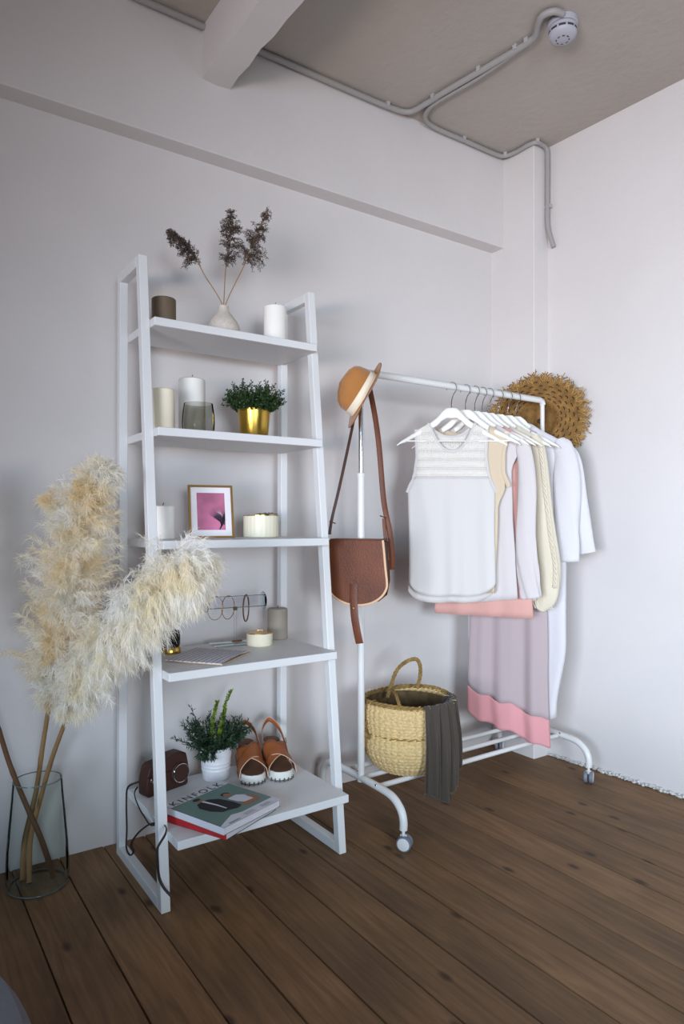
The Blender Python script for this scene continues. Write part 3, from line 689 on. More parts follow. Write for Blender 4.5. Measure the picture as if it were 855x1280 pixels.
poly([(.22, .42), (.20, .58), (.26, .68), (.36, .70), (.46, .69), (.56, .60), (.60, .40), (.60, .26), (.50, .24), (.40, .28), (.30, .30)], INK, 'man_jacket', .00035)
poly([(.35, .70), (.39, .70), (.42, .50), (.42, .34), (.40, .34), (.39, .50)], WHT, 'man_shirt', .0005)
ell(.70, .60, .048, .055, SKIN, 'woman_face', .0006); ell(.70, .635, .065, .05, HAIRP, 'woman_hair', .0005)
poly([(.62, .52), (.78, .53), (.86, .44), (.84, .28), (.70, .28), (.64, .38)], WHT, 'woman_top', .00045)
poly([(.84, .44), (.92, .34), (.90, .22), (.66, .20), (.58, .26), (.62, .30), (.84, .29)], SKIN, 'woman_arm', .0005)
b = MB()
for k in range(7):
    for q in range(3):
        u0 = .12 + .29 * q; v0 = .085 - .009 * k if q else .04 - .004 * k; 
        b.add([cov(u0, v0, .0006), cov(u0 + .2 * (.7 + .3 * rng.random()), v0, .0006), cov(u0 + .2 * .9, v0 + .003, .0006), cov(u0, v0 + .003, .0006)], [(0, 1, 2, 3)])
b.build('caption_lines', mat('grey_ink', (140, 140, 150), .7), tt, smooth=False, kind='stuff')

# white pot with rosemary-like plant
PC = Vector((.975, 2.185, ZF))
t = thing('potted_plant', 'feathery green plant with lime spikes in a white ribbed pot on the lowest board', 'plant', PC)
prof = [(0, .0005), (.043, .0005), (.0445, .003), (.0475, .028)]
for k in range(3): zc = .032 + .012 * k; prof += [(.0485 + .0008 * k, zc), (.0500 + .0008 * k, zc + .004), (.0485 + .0008 * k, zc + .008)]
prof += [(.0555, .105), (.0575, .108), (.0575, .112), (.0545, .112), (.053, .098), (0, .098)]
MB().lathe(prof, PC, 56).build('pot', mat('white_glazed_metal', (232, 232, 236), .3), t)
MB().lathe([(0, .0985), (.0525, .0985), (.0525, .1), (0, .104)], PC, 32).build('soil', SOIL, t)
V = []; D = []; SV = MB()
for k in range(72):
    th = rng.uniform(0, 2 * PI); r0 = .048 * math.sqrt(rng.random()); p = np.array(PC) + np.array((r0 * math.cos(th), r0 * math.sin(th), .1))
    out = .25 + 1.1 * r0 / .048; v = np.array((math.cos(th) * out, math.sin(th) * out, rng.uniform(.7, 1.4))); v /= np.linalg.norm(v)
    Ln = rng.uniform(.07, .135) * (1.25 if r0 < .02 else .9); m_ = 16; q = p.copy(); st = [q.copy()]
    for j in range(m_):
        q = q + v * Ln / m_; v = v + rng.normal(size=3) * .08 + np.array((0, 0, .02)); v /= np.linalg.norm(v); st.append(q.copy())
        for _ in range(3): V.append(q.copy()); D.append(v * .8 + rng.normal(size=3) * .6)
    SV.tube([st[0], st[6], st[12], st[-1]], .0009, 3, cap=False)
for k in range(14):   # drooping over the rim at the camera side
    a = rng.uniform(3.4, 4.2); q = np.array(PC) + np.array((.05 * math.cos(a), .05 * math.sin(a), .108)); v = np.array((math.cos(a), math.sin(a), .2))
    for j in range(10):
        q = q + v * .0036; v = v + np.array((0, 0, -.16)); v /= np.linalg.norm(v)
        for _ in range(2): V.append(q.copy()); D.append(v + rng.normal(size=3) * .5)
Vv, F = leaf_quads(np.array(V), np.array(D), .017, .0021); rib_mesh('foliage', Vv, F, ROSEM, t)['kind'] = 'stuff'
SV.build('stems', MATS['green_stem'], t, kind='stuff')
V = []; D = []
for (dx, dy, h, lx, ly) in ((-.022, -.01, .262, .024, .0), (.016, .0, .285, .045, .01), (.030, .015, .225, .012, .0), (.004, -.01, .165, .01, .0), (.018, .01, .18, .012, 0)):
    for j in range(46):
        s = j / 45; z = .12 + (h - .12) * s; q = np.array(PC) + np.array((dx + lx * s * s, dy + ly * s, z))
        for _ in range(5): V.append(q); a = rng.uniform(0, 6.28); D.append(np.array((math.cos(a) * .8, math.sin(a) * .8, .9)))
Vv, F = leaf_quads(np.array(V), np.array(D), .012, .0035); rib_mesh('lime_spikes', Vv, F, LIME, t)['kind'] = 'stuff'

# camera in leather case
CC = Vector((.792, 2.185, ZF)); a = math.radians(24)
X = Vector((math.cos(a), math.sin(a), 0)); X = Vector((.965, .26, 0)).normalized(); Nn = Vector((X.y, -X.x, 0)); M = frame_M(CC, X, -Nn, (0, 0, 1))   # local y points to the wall
t = thing('camera_case', 'brown leather half case holding a compact camera on the lowest board', 'camera', CC)
b = MB(); out = [(-.078, .001), (.070, .001), (.077, .008), (.078, .075), (.070, .108), (.050, .117), (.018, .116), (-.005, .106), (-.060, .102), (-.072, .094), (-.079, .070), (-.083, .045), (-.083, .010)]
Mp = frame_M(CC, X, (0, 0, 1), X.cross(Vector((0, 0, 1)))); b.prism(out, -.024, .026, Mp); b.build('case_body', DLEATHER, t, bevel=.006, seg=3)
b = MB(); lx_, lz_ = .040, .052
for r_, y0, y1 in ((.033, .022, .034), (.030, .034, .039)):
    b.lathe([(0, y0), (r_, y0), (r_, y1 - .002), (r_ - .002, y1), (0, y1)], (0, 0, 0), 40)
b.v = [tuple(Mp @ (Vector((lx_, lz_, 0)) + Vector((q[0], q[1], q[2])))) for q in b.v]; b.build('lens_cover', DLEATHER, t)
b = MB(); b.tube([Mp @ Vector((lx_ + .030 * math.cos(q), lz_ + .030 * math.sin(q), .0385)) for q in [2 * PI * i / 48 for i in range(48)]], .0013, 8, closed=True); b.build('lens_ring', CHROME, t)
b = MB(); b.box((-.082, .064, .0262), (.077, .068, .0272), Mp); b.build('seam', mat('seam_thread', (40, 22, 16), .8), t, smooth=False)
b = MB()
for (u, v) in ((-.070, .055), (-.062, .047)): b.lathe([(0, .026), (.004, .026), (.004, .029), (0, .031)], (0, 0, 0), 14); b.v = b.v[:-14 * 4] + [tuple(Mp @ (Vector(q) + Vector((u, v, 0)))) for q in b.v[-14 * 4:]]
b.build('snap_button', CHROME, t)
b = MB(); b.tube([Mp @ Vector((.080 + .006 * math.cos(q), .07 + .010 * math.sin(q), 0)) for q in [2 * PI * i / 24 for i in range(24)]], .001, 6, closed=True); b.build('strap_lug', CHROME, t)
STRAP = mat('black_strap_leather', (44, 36, 32), .55)
p1 = smoothpath([at(174, 977, 2.19), at(160, 984, 2.17), at(158, 1003, 2.14), at(158.5, 1035, 2.1), at(158, 1060, 2.08), at(163, 1069, 2.07), at(167, 1064, 2.05), at(164, 1055, 2.04), at(172, 1042, 2.03), at(184, 1032, 2.02), at(192, 1029, 2.02), at(203, 1029, 2.0)], 6)
MB().tube(p1, .0038, 8, flat=((0, 0, 1), .45)).build('strap', STRAP, t)
p2 = smoothpath([at(172, 984, 2.17), at(168, 992, 2.13), at(173, 1008, 2.06), at(181, 1022, 2.02), at(188, 1031, 2.0), at(198, 1030, 1.985), at(207, 1033, 1.93), at(207, 1042, 1.87), at(200, 1054, 1.85), at(196.5, 1062, 1.845), at(197, 1080, 1.85), at(199, 1097, 1.86), at(205, 1110, 1.86), at(215, 1121, 1.86)], 6)
MB().tube(p2, .0038, 8, flat=((0, 0, 1), .45)).build('strap', STRAP, t)

# ------------------------------------------------------------------ sandals
WHSOLE = mat('white_rubber_sole', (222, 220, 212), .6, var=.05)
INSOLE = mat('brown_insole', (104, 70, 48), .6)
TREAD = mat('tread_grey', (92, 88, 84), .8)  # darker grey for the tread notch blocks
EDGEST = mat('pale_edge_stitch', (214, 184, 160), .7)
def sandal(label, toe, heel_dir, mir):
    t = thing('sandal', label, 'shoe', toe, 'pair of cross strap sandals')
    yv = Vector((heel_dir[0], heel_dir[1], 0)).normalized(); xv = Vector((yv.y, -yv.x, 0)) * mir; O = Vector(toe)
    def W(x, y, z): return O + xv * x + yv * y + Vector((0, 0, z))
    Ls = .215
    def half(y):   # half widths of the footbed
        u = y / Ls; return table([(0, .012), (.04, .030), (.14, .043), (.28, .046), (.5, .037), (.7, .032), (.88, .033), (.97, .024), (1, .012)], u)
    def zt_(y): u = y / Ls; return .032 + .058 * (1 / (1 + math.exp(-(u - .58) * 10)))
    n = 26; top = []; tin_ = []; bot = []
    ring_ = []
    for i in range(n + 1):
        y = Ls * i / n; ring_.append((half(y), y))
    outl = [(w_, y) for w_, y in ring_] + [(-w_, y) for w_, y in reversed(ring_)]
    b = MB(); P = []
    rise = lambda y: .006 * max(0, 1 - y / .05)
    for k, (sc_, f) in enumerate(((.93, 0), (1.0, .12), (1.02, .5), (1.0, .9), (.96, 1))):
        P.append([W(x_ * sc_ + (.003 * 0), y if 0 < i < 1e9 else y, (zt_(y) * f if True else 0) + rise(y) * (1 - f)) for i, (x_, y) in enumerate(outl)])
    b.grid(P, closed_v=True); m_ = len(outl)
    for lay in (0, 4):
        base = lay * m_
        for i in range(n): b.f.append((base + i, base + i + 1, base + m_ - 2 - i, base + m_ - 1 - i))
    b.build('sole', WHSOLE, t, angle=50)
    b = MB()
    for i in range(n):
        y0, y1 = Ls * i / n, Ls * (i + 1) / n; a0 = half(y0) * .90; a1 = half(y1) * .90
        b.add([W(-a0, y0, zt_(y0) + .0015), W(a0, y0, zt_(y0) + .0015), W(a1, y1, zt_(y1) + .0015), W(-a1, y1, zt_(y1) + .0015)], [(0, 1, 2, 3)])
    b.build('insole', INSOLE, t)
    # tread notches around the toe edge
    for i, th in enumerate((-1.1, -.75, -.4, -.05, .3, .65, 1.0)):
        b = MB(); x_ = .043 * math.sin(th); y_ = .045 - .047 * math.cos(th); c0 = W(x_, y_, .0055); dv = (xv * math.sin(th) - yv * math.cos(th)); sv = dv.cross(Vector((0, 0, 1)))
        Mx = frame_M(c0, sv, dv, (0, 0, 1)); b.box((-.0016, -.004, -.005), (.0016, .0035, .006), Mx); b.build('tread_notch', TREAD, t, smooth=False)
    # crossing vamp straps
    def band(p0, p1, h, w0, w1, nm='cross_strap', m=SHOEL, n_=18, edge=True, dz=0):
        P = []; E1 = []; E2 = []
        for i in range(n_ + 1):
            s = i / n_; x_ = lerp(p0[0], p1[0], s); y_ = lerp(p0[1], p1[1], s); w_ = lerp(w0, w1, s)
            row = []
            for j in range(7):
                q = (j / 6 - .5) * w_; yy = y_ + q; hh = h * (math.sin(PI * s) ** .55); zz = zt_(min(max(yy, 0), Ls)) - .012 + (hh + .010) * 1.0 if 0 < i < n_ else zt_(min(max(yy, 0), Ls)) - .014
                tap = 1 - .22 * (1 - min(1, abs(yy - .075) / .06)) * 0
                row.append(W(x_ * 1.03 * tap, yy, zz + .16 * (yy - .05) * math.sin(PI * s) + dz))
            P.append(row); E1.append(row[0]); E2.append(row[-1])
        MB().grid(P).build(nm, m, t, solid=.0028, angle=60)
        if edge: MB().tube(E1, .0013, 6).tube(E2, .0013, 6).build('strap_edging', EDGEST, t)
    band((-.048, .042), (.043, .112), .042, .054, .062, dz=.003)
    band((.048, .042), (-.043, .112), .040, .050, .056)
    # slingback
    pts = smoothpath([W(-.043, .105, .050), W(-.040, .150, .090), W(-.030, .195, .125), W(0, .222, .150), W(.030, .195, .128), W(.040, .150, .092), W(.043, .105, .050)], 8)
    MB().tube(pts, .0085, 10, flat=((0, 0, 1), .16, 1)).build('slingback_strap', SHOEL, t)
    rim = [p + Vector((0, 0, .0085)) for p in pts]; MB().tube(rim, .0011, 6).build('strap_edging', EDGEST, t)
    b = MB(); c0 = W(-.041, .145, .090); b.tube([c0 - xv * .003 + yv * (.009 * math.cos(q)) + Vector((0, 0, .010 * math.sin(q))) for q in [2 * PI * i / 20 for i in range(20)]], .0014, 6, closed=True); b.build('buckle', CHROME, t)
    return t
sandal('brown cross strap sandal next to the white plant pot', (1.052, 2.045, ZF + .0005), (.30, .95), 1)
sandal('brown cross strap sandal with its buckle showing, away from the plant pot', (1.148, 2.020, ZF + .0005), (.27, .96), -1)

# ------------------------------------------------------------------ clothes rack
RX0, RX1 = 1.462, 2.478
def ry(x): return 2.005 + (x - RX0) * .012
RZ = 1.640
rk = thing('clothes_rack', 'white tubular clothes rack on castors beside the ladder shelf', 'clothes rack', (1.97, 2.01, 0))
b = MB(); b.tube([(RX0 - .02, ry(RX0), RZ), (RX1 - .02, ry(RX1), RZ), (RX1 - .004, ry(RX1), RZ - .006), (RX1 + .003, ry(RX1), RZ - .02)], .0135, 16); b.build('hanging_rail', RACKW, rk)
for x0 in (RX0, RX1):
    y0 = ry(x0)
    MB().tube([(x0, y0, 1.245), (x0, y0, RZ - .004)], .0095, 16).build('chrome_post', CHROME if x0 == RX0 else RACKW, rk)
    b = MB(); b.tube([(x0, y0, .155), (x0, y0, 1.262)], .0135, 16); b.build('post', RACKW, rk)
    b = MB(); b.lathe([(.0138, 1.258), (.0150, 1.262), (.0150, 1.272), (.0098, 1.275)], (x0, y0, 0), 20); b.build('collar', RACKW, rk)
    pts = [(x0, y0 + .255, .068), (x0, y0 + .255, .10), (x0, y0 + .245, .135), (x0, y0 + .215, .160), (x0, y0 + .17, .168), (x0, y0, .168), (x0, y0 - .12, .166), (x0, y0 - .185, .158), (x0, y0 - .225, .132), (x0, y0 - .240, .10), (x0, y0 - .240, .068)]
    b = MB(); b.tube(smoothpath(pts, 6), .0135, 16); b.build('foot_tube', RACKW, rk)
    MB().ball((x0 - .0135, y0 + .002, .196), (.004, .004, .004)).build('screw', CHROME, rk); MB().ball((x0 - .0125, y0 - .105, .176), (.004, .004, .004)).build('screw', CHROME, rk)
    for s, yy in ((-1, y0 - .240), (1, y0 + .255)):
        cs = bpy.data.objects.new('castor', None); C.objects.link(cs); cs.parent = rk; cs.location = Vector((x0, yy, 0)) - Vector(rk.location)
        ca = math.radians(35 if x0 == RX0 else -60); ax = Vector((math.cos(ca), math.sin(ca), 0)); fw_ = Vector((-math.sin(ca), math.cos(ca), 0)) * (-1 if x0 == RX0 else 1)
        cc = Vector((x0, yy, .025)) + fw_ * .004
        MB().tube([(x0, yy, .045), (x0, yy, .070)], .0055, 12).box((x0 - .008, yy - .008, .040), (x0 + .008, yy + .008, .052)).build('castor_stem', RACKW, cs)
        for sgn in (-1, 1):
            prof = [(0, .004), (.0245, .004), (.025, .006), (.025, .016), (.023, .018)]
            Mw = frame_M(cc, fw_, (0, 0, 1), ax * sgn)
            b = MB(); b.lathe(prof, (0, 0, 0), 32); b.v = [tuple(Mw @ Vector(q)) for q in b.v]; b.build('wheel', mat('grey_tyre', (112, 118, 130), .5), cs)
            b = MB(); b.lathe([(0, .0195), (.017, .0195), (.0205, .018), (.0205, .0165)], (0, 0, 0), 32); b.v = [tuple(Mw @ Vector(q)) for q in b.v]; b.build('hub_cap', RACKW, cs)
for dy in (-.085, .015, .115):
    MB().tube([(RX0, ry(RX0) + dy, .160), (RX1, ry(RX1) + dy, .160)], .0095, 14).build('shelf_bar', RACKW, rk)

# ------------------------------------------------------------------ hangers and clothes
HX = [1.915, 1.993, 2.047, 2.090, 2.132, 2.190, 2.247, 2.300]
HA = [55.5, 36, 32, 31, 30, 29, 27, 25]
WORN = ['sleeveless lace yoke blouse', 'beige sleeveless top', 'white cotton shirt', 'rose coloured tunic', 'thin ivory blouse', 'cream cable knit cardigan', 'long mauve dress', 'white boucle coat']
class HF:
    def __init__(s, i):
        s.x = HX[i]; s.y = ry(s.x); a = math.radians(HA[i]); s.h = Vector((math.sin(a), -math.cos(a), 0)); s.n = Vector((-math.cos(a), -math.sin(a), 0)); s.o = Vector((s.x, s.y, 0))
    def W(s, u, v, z): return s.o + s.h * u + s.n * v + Vector((0, 0, z))
HT = [(0, 1.553), (.02, 1.551), (.04, 1.535), (.055, 1.516), (.104, 1.478), (.16, 1.446), (.205, 1.418), (.220, 1.404)]
HH = [(0, .042), (.04, .036), (.104, .024), (.19, .016), (.220, .006)]
def lint(tb, x):
    for (a, va), (b_, vb) in zip(tb, tb[1:]):
        if x <= b_: return va + (vb - va) * (x - a) / (b_ - a)
    return tb[-1][1]
for i in range(8):
    F_ = HF(i)
    t = thing('clothes_hanger', 'white wooden hanger holding the %s' % WORN[i], 'hanger', F_.W(0, 0, 1.553), 'white hangers on the rail')
    b = MB(); P = []; n = 44
    for k in range(n + 1):
        u = -.220 + .44 * k / n; zt_ = lint(HT, abs(u)); hh = lint(HH, abs(u)); tk = .0065; row = []
        bow = .012 * (abs(u) / .22) ** 2
        for q in range(10):
            a = 2 * PI * q / 10; c_, s_ = math.cos(a), math.sin(a)
            row.append(F_.W(u, bow + tk * (1 if c_ > 0 else -1) * abs(c_) ** .6, zt_ - hh / 2 + hh / 2 * (1 if s_ > 0 else -1) * abs(s_) ** .6))
        P.append(row)
    b.grid(P, closed_v=True); b.f.append(tuple(range(10))); b.f.append(tuple(n * 10 + q for q in range(10))); b.build('shoulder_bar', HANGW, t, angle=50)
    MB().tube([F_.W(-.185, .010, 1.419), F_.W(.185, .010, 1.419)], .0032, 10).build('trouser_bar', HANGW, t)
    pts = [F_.o + Vector((0, 0, 1.545)), F_.o + Vector((0, 0, 1.575)), F_.o + Vector((0, -.004, 1.592))]
    for k in range(15):
        a = math.radians(-60 + 250 * k / 14); q_ = (Vector((0, -1, 0)) * .75 + F_.h * .25).normalized(); pts.append(F_.o + q_ * (.024 * math.cos(a)) + Vector((0, 0, RZ - .0085 + .0245 * math.sin(a))))
    MB().tube(pts, .0019, 8).build('hook', CHROME, t)

def sheet(nm, F_, m, parent, wtab, tq, ztop, zbot, fold=.004, nf=7, seed=1, rows=26, N_=120, cx=0, vz=0.0, taper=0, solid=.0012, uvs=False, cxtab=None, side='both', foldtop=.15, off=0.0):
    """a hanging garment shell: loops around the hanger plane from the shoulder line down to the hem"""
    r = random.Random(seed); ph = [r.uniform(0, 6.28) for _ in range(6)]
    P = []
    for j in range(rows + 1):
        s = j / rows; row = []
        for k in range(N_ + 1 if side != 'both' else N_):
            th = 2 * PI * k / N_ if side == 'both' else PI * k / N_
            if side == 'back': th += PI
            c_, s_ = math.cos(th), math.sin(th); cu_ = (1 if c_ > 0 else -1) * abs(c_) ** .85; sv = (1 if s_ > 0 else -1) * abs(s_) ** .5
            front = s_ > 0
            u0 = wtab[0][1] * cu_; z0 = ztop(u0, front); ub = wtab[-1][1] * cu_; z1 = zbot(ub, front)
            z = lerp(z0, z1, s); w_ = table(wtab, z) if wtab[0][0] < wtab[-1][0] else table([(-a, q) for a, q in wtab], -z)
            u = w_ * cu_; t_ = table(tq, s); f = (foldtop + (1 - foldtop) * s)
            v = t_ * sv + off * (1 if front else -1) + f * fold * (math.sin(nf * u / w_ * 1.7 + ph[0]) + .6 * math.sin(nf * 1.83 * u / w_ + ph[1] + .8 * s) + .35 * math.sin(nf * 3.1 * u / w_ + ph[2] - s)) * abs(s_) ** .3
            u += f * .0025 * math.sin(9 * z + ph[3]) + (table(cxtab, -z) if cxtab else 0)
            row.append(F_.W(u + cx, v + vz, z))
        P.append(row)
    b = MB(); b.grid(P, closed_v=(side == 'both')); o = b.build(nm, m, parent, solid=solid, angle=70)
    if uvs:
        me = o.data; uvl = me.uv_layers.new(name='UVMap')
        for lo in me.loops:
            p = Vector(me.vertices[lo.vertex_index].co) - F_.o; uvl.data[lo.index].uv = (p.dot(F_.h), p.z)
    return o, P
def shoulder(u): return lint(HT, min(abs(u), .22)) + .004
def neck_top(nw, fz, bz, extra=0):
    def f(u, front):
        a = abs(u)
        if a >= nw: return shoulder(a) + extra
        return lerp(fz if front else bz, shoulder(nw) + extra, (a / nw) ** 2.2)
    return f
# 1 blouse with lace yoke
F1 = HF(0)
t = thing('blouse', 'white sleeveless blouse with a see through lace yoke on the first hanger', 'blouse', F1.W(0, 0, 1.47), 'clothes on the rack')
w1 = [(-1.49, .142), (-1.43, .140), (-1.36, .136), (-1.30, .142), (-1.25, .154), (-1.20, .170), (-1.05, .172), (-.90, .176), (-.77, .180)]
w1 = [(a, b_) for a, b_ in w1]
def wt(tb): return [(-z, w_) for z, w_ in tb]
o, P1 = sheet('lace_yoke', F1, LACE, t, [(1.49, .142), (1.43, .139), (1.36, .136), (1.30, .143), (1.27, .150)], [(0, .013), (1, .022)], neck_top(.092, 1.378, 1.438), lambda u, f: 1.272, fold=.001, nf=4, seed=3, rows=14, uvs=True, solid=0)
for (nm, fr_) in (('neck_binding', True), ('neck_binding', False)):
    pts = []
    for k in range(29):
        u = lerp(-.094, .094, k / 28); zt_ = neck_top(.092, 1.378, 1.438)(u, fr_); w0 = .142
        th = math.acos(max(-1, min(1, abs(u / w0) ** (1 / .85) * (1 if u > 0 else -1)))); v = .013 * abs(math.sin(th)) ** .5 * (1 if fr_ else -1)
        pts.append(F1.W(u, v, zt_))
    b = MB(); b.tube(pts, .0042, 8, flat=((0, 0, 1), .35, 1))
    b.build(nm, SHIRTCLOTH, t)
    b = MB()
    for p in smoothpath(pts, 2): b.ball(p + Vector((0, 0, -.006 if fr_ else .004)), .0022, 6, 4)
    b.build('bead_trim', SHIRTCLOTH, t)
def hem1(u, f): return (.800 if f else .768) + .055 * max(0, (abs(u) / .18)) ** 5
o, _ = sheet('body', F1, WHITECLOTH, t, [(1.272, .150), (1.25, .158), (1.215, .174), (1.05, .171), (.90, .172), (.77, .176)], [(0, .022), (1, .030)], lambda u, f: 1.274, hem1, fold=.0085, nf=5, seed=5, rows=34)
b = MB(); pts = []
for k in range(41):
    u = lerp(-.150, .150, k / 40); v = .0225 * max(0, 1 - (abs(u) / .151) ** 2.35) ** .25 if abs(u) < .15 else 0; pts.append(F1.W(u, v + .0015, 1.273))
b.tube(pts, .0022, 6).build('yoke_seam', SHIRTCLOTH, t)
for s in (-1, 1):
    pts = [F1.W(s * table([(-1.475, .141), (-1.43, .139), (-1.36, .136), (-1.30, .143), (-1.27, .150), (-1.235, .166), (-1.213, .176)], -z), .004, z) for z in np.linspace(1.465, 1.212, 20)]
    MB().tube(pts, .0045, 8, flat=(tuple(F1.n), 2.0)).build('armhole_binding', SHIRTCLOTH, t)
# keyhole behind the neck
b = MB(); b.tube([F1.W(.004 + .008 * math.cos(q), -.014, 1.412 + .016 * math.sin(q)) for q in [2 * PI * i / 20 for i in range(20)]], .0014, 6, closed=True); b.build('keyhole_loop', SHIRTCLOTH, t)
b = MB(); b.box((-.011, -.0005, -.005), (.011, .0005, .005), frame_M(F1.W(.045, -.0095, 1.422), F1.h, -F1.n, (0, 0, 1))); b.build('label', SHIRTCLOTH, t, smooth=False)

# sleeve: tapered tube hanging from the shoulder
def sleeve(F_, pts, ru, rv, m, parent, nm='sleeve', fold=.15, seed=1, n=24, solid=.0012, cuff=True, up=3):
    r = random.Random(seed); P_ = smoothpath([F_.W(*p) for p in pts], 7); k = len(P_); P = []; p1, p2 = r.uniform(0, 6), r.uniform(0, 6)
    for i, c in enumerate(P_):
        s = i / (k - 1); T = (P_[min(i + 1, k - 1)] - P_[max(i - 1, 0)]).normalized(); e1 = (F_.h - T * F_.h.dot(T)).normalized(); e2 = T.cross(e1)
        a = table(ru, s); b_ = table(rv, s); row = []
        for j in range(n):
            th = 2 * PI * j / n; f = 1 + fold * s * math.sin(3 * th + p1 + 2.5 * s) * .6 + fold * .5 * math.sin(5 * th + p2 + 11 * s) * s
            row.append(c + e1 * (a * f * math.cos(th)) + e2 * (b_ * f * math.sin(th)))
        P.append(row)
    b = MB(); b.grid(P, closed_v=True); b.f.append(tuple(range(n))); return b.build(nm, m, parent, angle=70, solid=solid)
# 2 beige sleeveless
F2 = HF(1); t = thing('sleeveless_top', 'beige sleeveless top squeezed behind the white lace blouse', 'top', F2.W(0, 0, 1.47), 'clothes on the rack')
sheet('body', F2, BEIGECLOTH, t, [(1.49, .165), (1.43, .160), (1.36, .150), (1.30, .145), (1.24, .160), (1.15, .13), (.8, .12)], [(0, .011), (1, .014)], neck_top(.10, 1.36, 1.46), lambda u, f: .81, fold=.003, seed=8)
for s in (-1, 1):
    pts = [F2.W(s * (table([(-1.455, .166), (-1.43, .161), (-1.36, .151), (-1.30, .151), (-1.23, .173)], -z)), .004, z) for z in np.linspace(1.45, 1.235, 16)]
    MB().tube(pts, .004, 8, flat=(tuple(F2.n), 2.2)).build('armhole_binding', BEIGECLOTH, t)
# 3 white shirt
F3 = HF(2); t = thing('shirt', 'white cotton shirt whose long sleeve hangs beside the lace blouse', 'shirt', F3.W(0, 0, 1.47), 'clothes on the rack')
sheet('body', F3, SHIRTCLOTH, t, [(1.49, .20), (1.42, .195), (1.30, .150), (1.15, .155), (.95, .165), (.76, .172)], [(0, .011), (1, .015)], neck_top(.09, 1.40, 1.50), lambda u, f: .765 + .02 * abs(u) / .165, fold=.003, seed=12)
sleeve(F3, [(.185, .004, 1.428), (.205, .006, 1.34), (.212, .008, 1.2), (.205, .010, 1.02), (.218, .012, .88), (.232, .012, .792)], [(0, .012), (.12, .030), (.4, .036), (.7, .040), (1, .036)], [(0, .010), (.2, .014), (1, .014)], SHIRTCLOTH, t, seed=4, fold=.22)
# 4 rose tunic
F4 = HF(3); t = thing('tunic', 'rose pink tunic whose hem shows below the white blouse', 'tunic', F4.W(0, 0, 1.47), 'clothes on the rack')
sheet('body', F4, ROSECLOTH, t, [(1.49, .205), (1.42, .200), (1.30, .185), (1.1, .180), (.9, .192), (.70, .205)], [(0, .010), (1, .016)], neck_top(.09, 1.40, 1.50), lambda u, f: .706, fold=.0035, nf=6, seed=15)
# 5 thin ivory blouse
F5 = HF(4); t = thing('blouse', 'thin ivory blouse with a ribbed hem between the rose tunic and the cardigan', 'blouse', F5.W(0, 0, 1.47), 'clothes on the rack')
sheet('body', F5, IVORYCL, t, [(1.49, .17), (1.42, .165), (1.30, .16), (1.1, .165), (.9, .18), (.72, .195)], [(0, .009), (1, .014)], neck_top(.09, 1.42, 1.50), lambda u, f: .745 + .03 * u / .19, fold=.004, nf=9, seed=18)
# 6 cream cable knit
F6 = HF(5); t = thing('cardigan', 'cream cable knit cardigan with a bulky hanging sleeve', 'cardigan', F6.W(0, 0, 1.47), 'clothes on the rack')
sheet('body', F6, KNIT, t, [(1.49, .195), (1.42, .19), (1.30, .165), (1.1, .165), (.9, .17), (.76, .175)], [(0, .014), (1, .019)], neck_top(.08, 1.38, 1.50), lambda u, f: .80, fold=.002, seed=21)
sleeve(F6, [(.150, .006, 1.452), (.168, .010, 1.36), (.180, .014, 1.2), (.195, .014, 1.04), (.212, .014, .90), (.205, .014, .80), (.170, .012, .735)], [(0, .016), (.10, .032), (.35, .040), (.6, .046), (.85, .044), (1, .022)], [(0, .014), (.2, .022), (.8, .026), (1, .014)], KNIT, t, seed=9, fold=.12)
b = MB()   # cable plaits down the sleeve
for off, ph in ((.0, 0), (.0, 2.1), (.0, 4.2)):
    base = smoothpath([F6.W(*p) for p in [(.180, .030, 1.40), (.192, .036, 1.30), (.203, .038, 1.2), (.222, .040, 1.04), (.240, .041, .92), (.238, .041, .83)]], 26)
    pts = [p + F6.h * (.0055 * math.sin(i * .42 + ph)) + F6.n * (.003 * math.cos(i * .42 + ph)) for i, p in enumerate(base)]
    b.tube(pts, .0042, 6)
b.build('cable_plait', KNIT, t)
b = MB()
for q in range(9):
    a = -.7 + q * .25; base = smoothpath([F6.W(.155 + .012 * math.cos(a), .018, .775), F6.W(.165 + .010 * q * .3, .026, .76), F6.W(.172 + .004 * q, .024, .74)], 3)
    b.tube([p + F6.h * (.006 * (q - 4)) for p in base], .0028, 6)
b.build('ribbed_cuff', KNIT, t)
# 7 mauve dress
F7 = HF(6); t = thing('dress', 'long mauve dress with a wide pink hem band hanging over the rack bars', 'dress', F7.W(0, 0, 1.45), 'clothes on the rack')
def h7(u, f): return .205 - .28 * u + .005 * math.sin(u * 34 + 1) + .006 * math.sin(u * 60)
W7 = [(1.47, .12), (1.40, .125), (1.25, .145), (.9, .160), (.5, .170), (.2, .176)]
sheet('body', F7, MAUVE, t, W7, [(0, .010), (.5, .016), (1, .022)], neck_top(.10, 1.30, 1.36, .0), lambda u, f: h7(u, f) + .115, fold=.012, nf=5, seed=25, rows=44)
o, _ = sheet('hem_band', F7, PINKHEM, t, [(.33, .173), (.15, .178)], [(0, .0225), (1, .026)], lambda u, f: h7(u, f) + .117, h7, fold=.012, nf=5, seed=25, rows=10, foldtop=1.0)
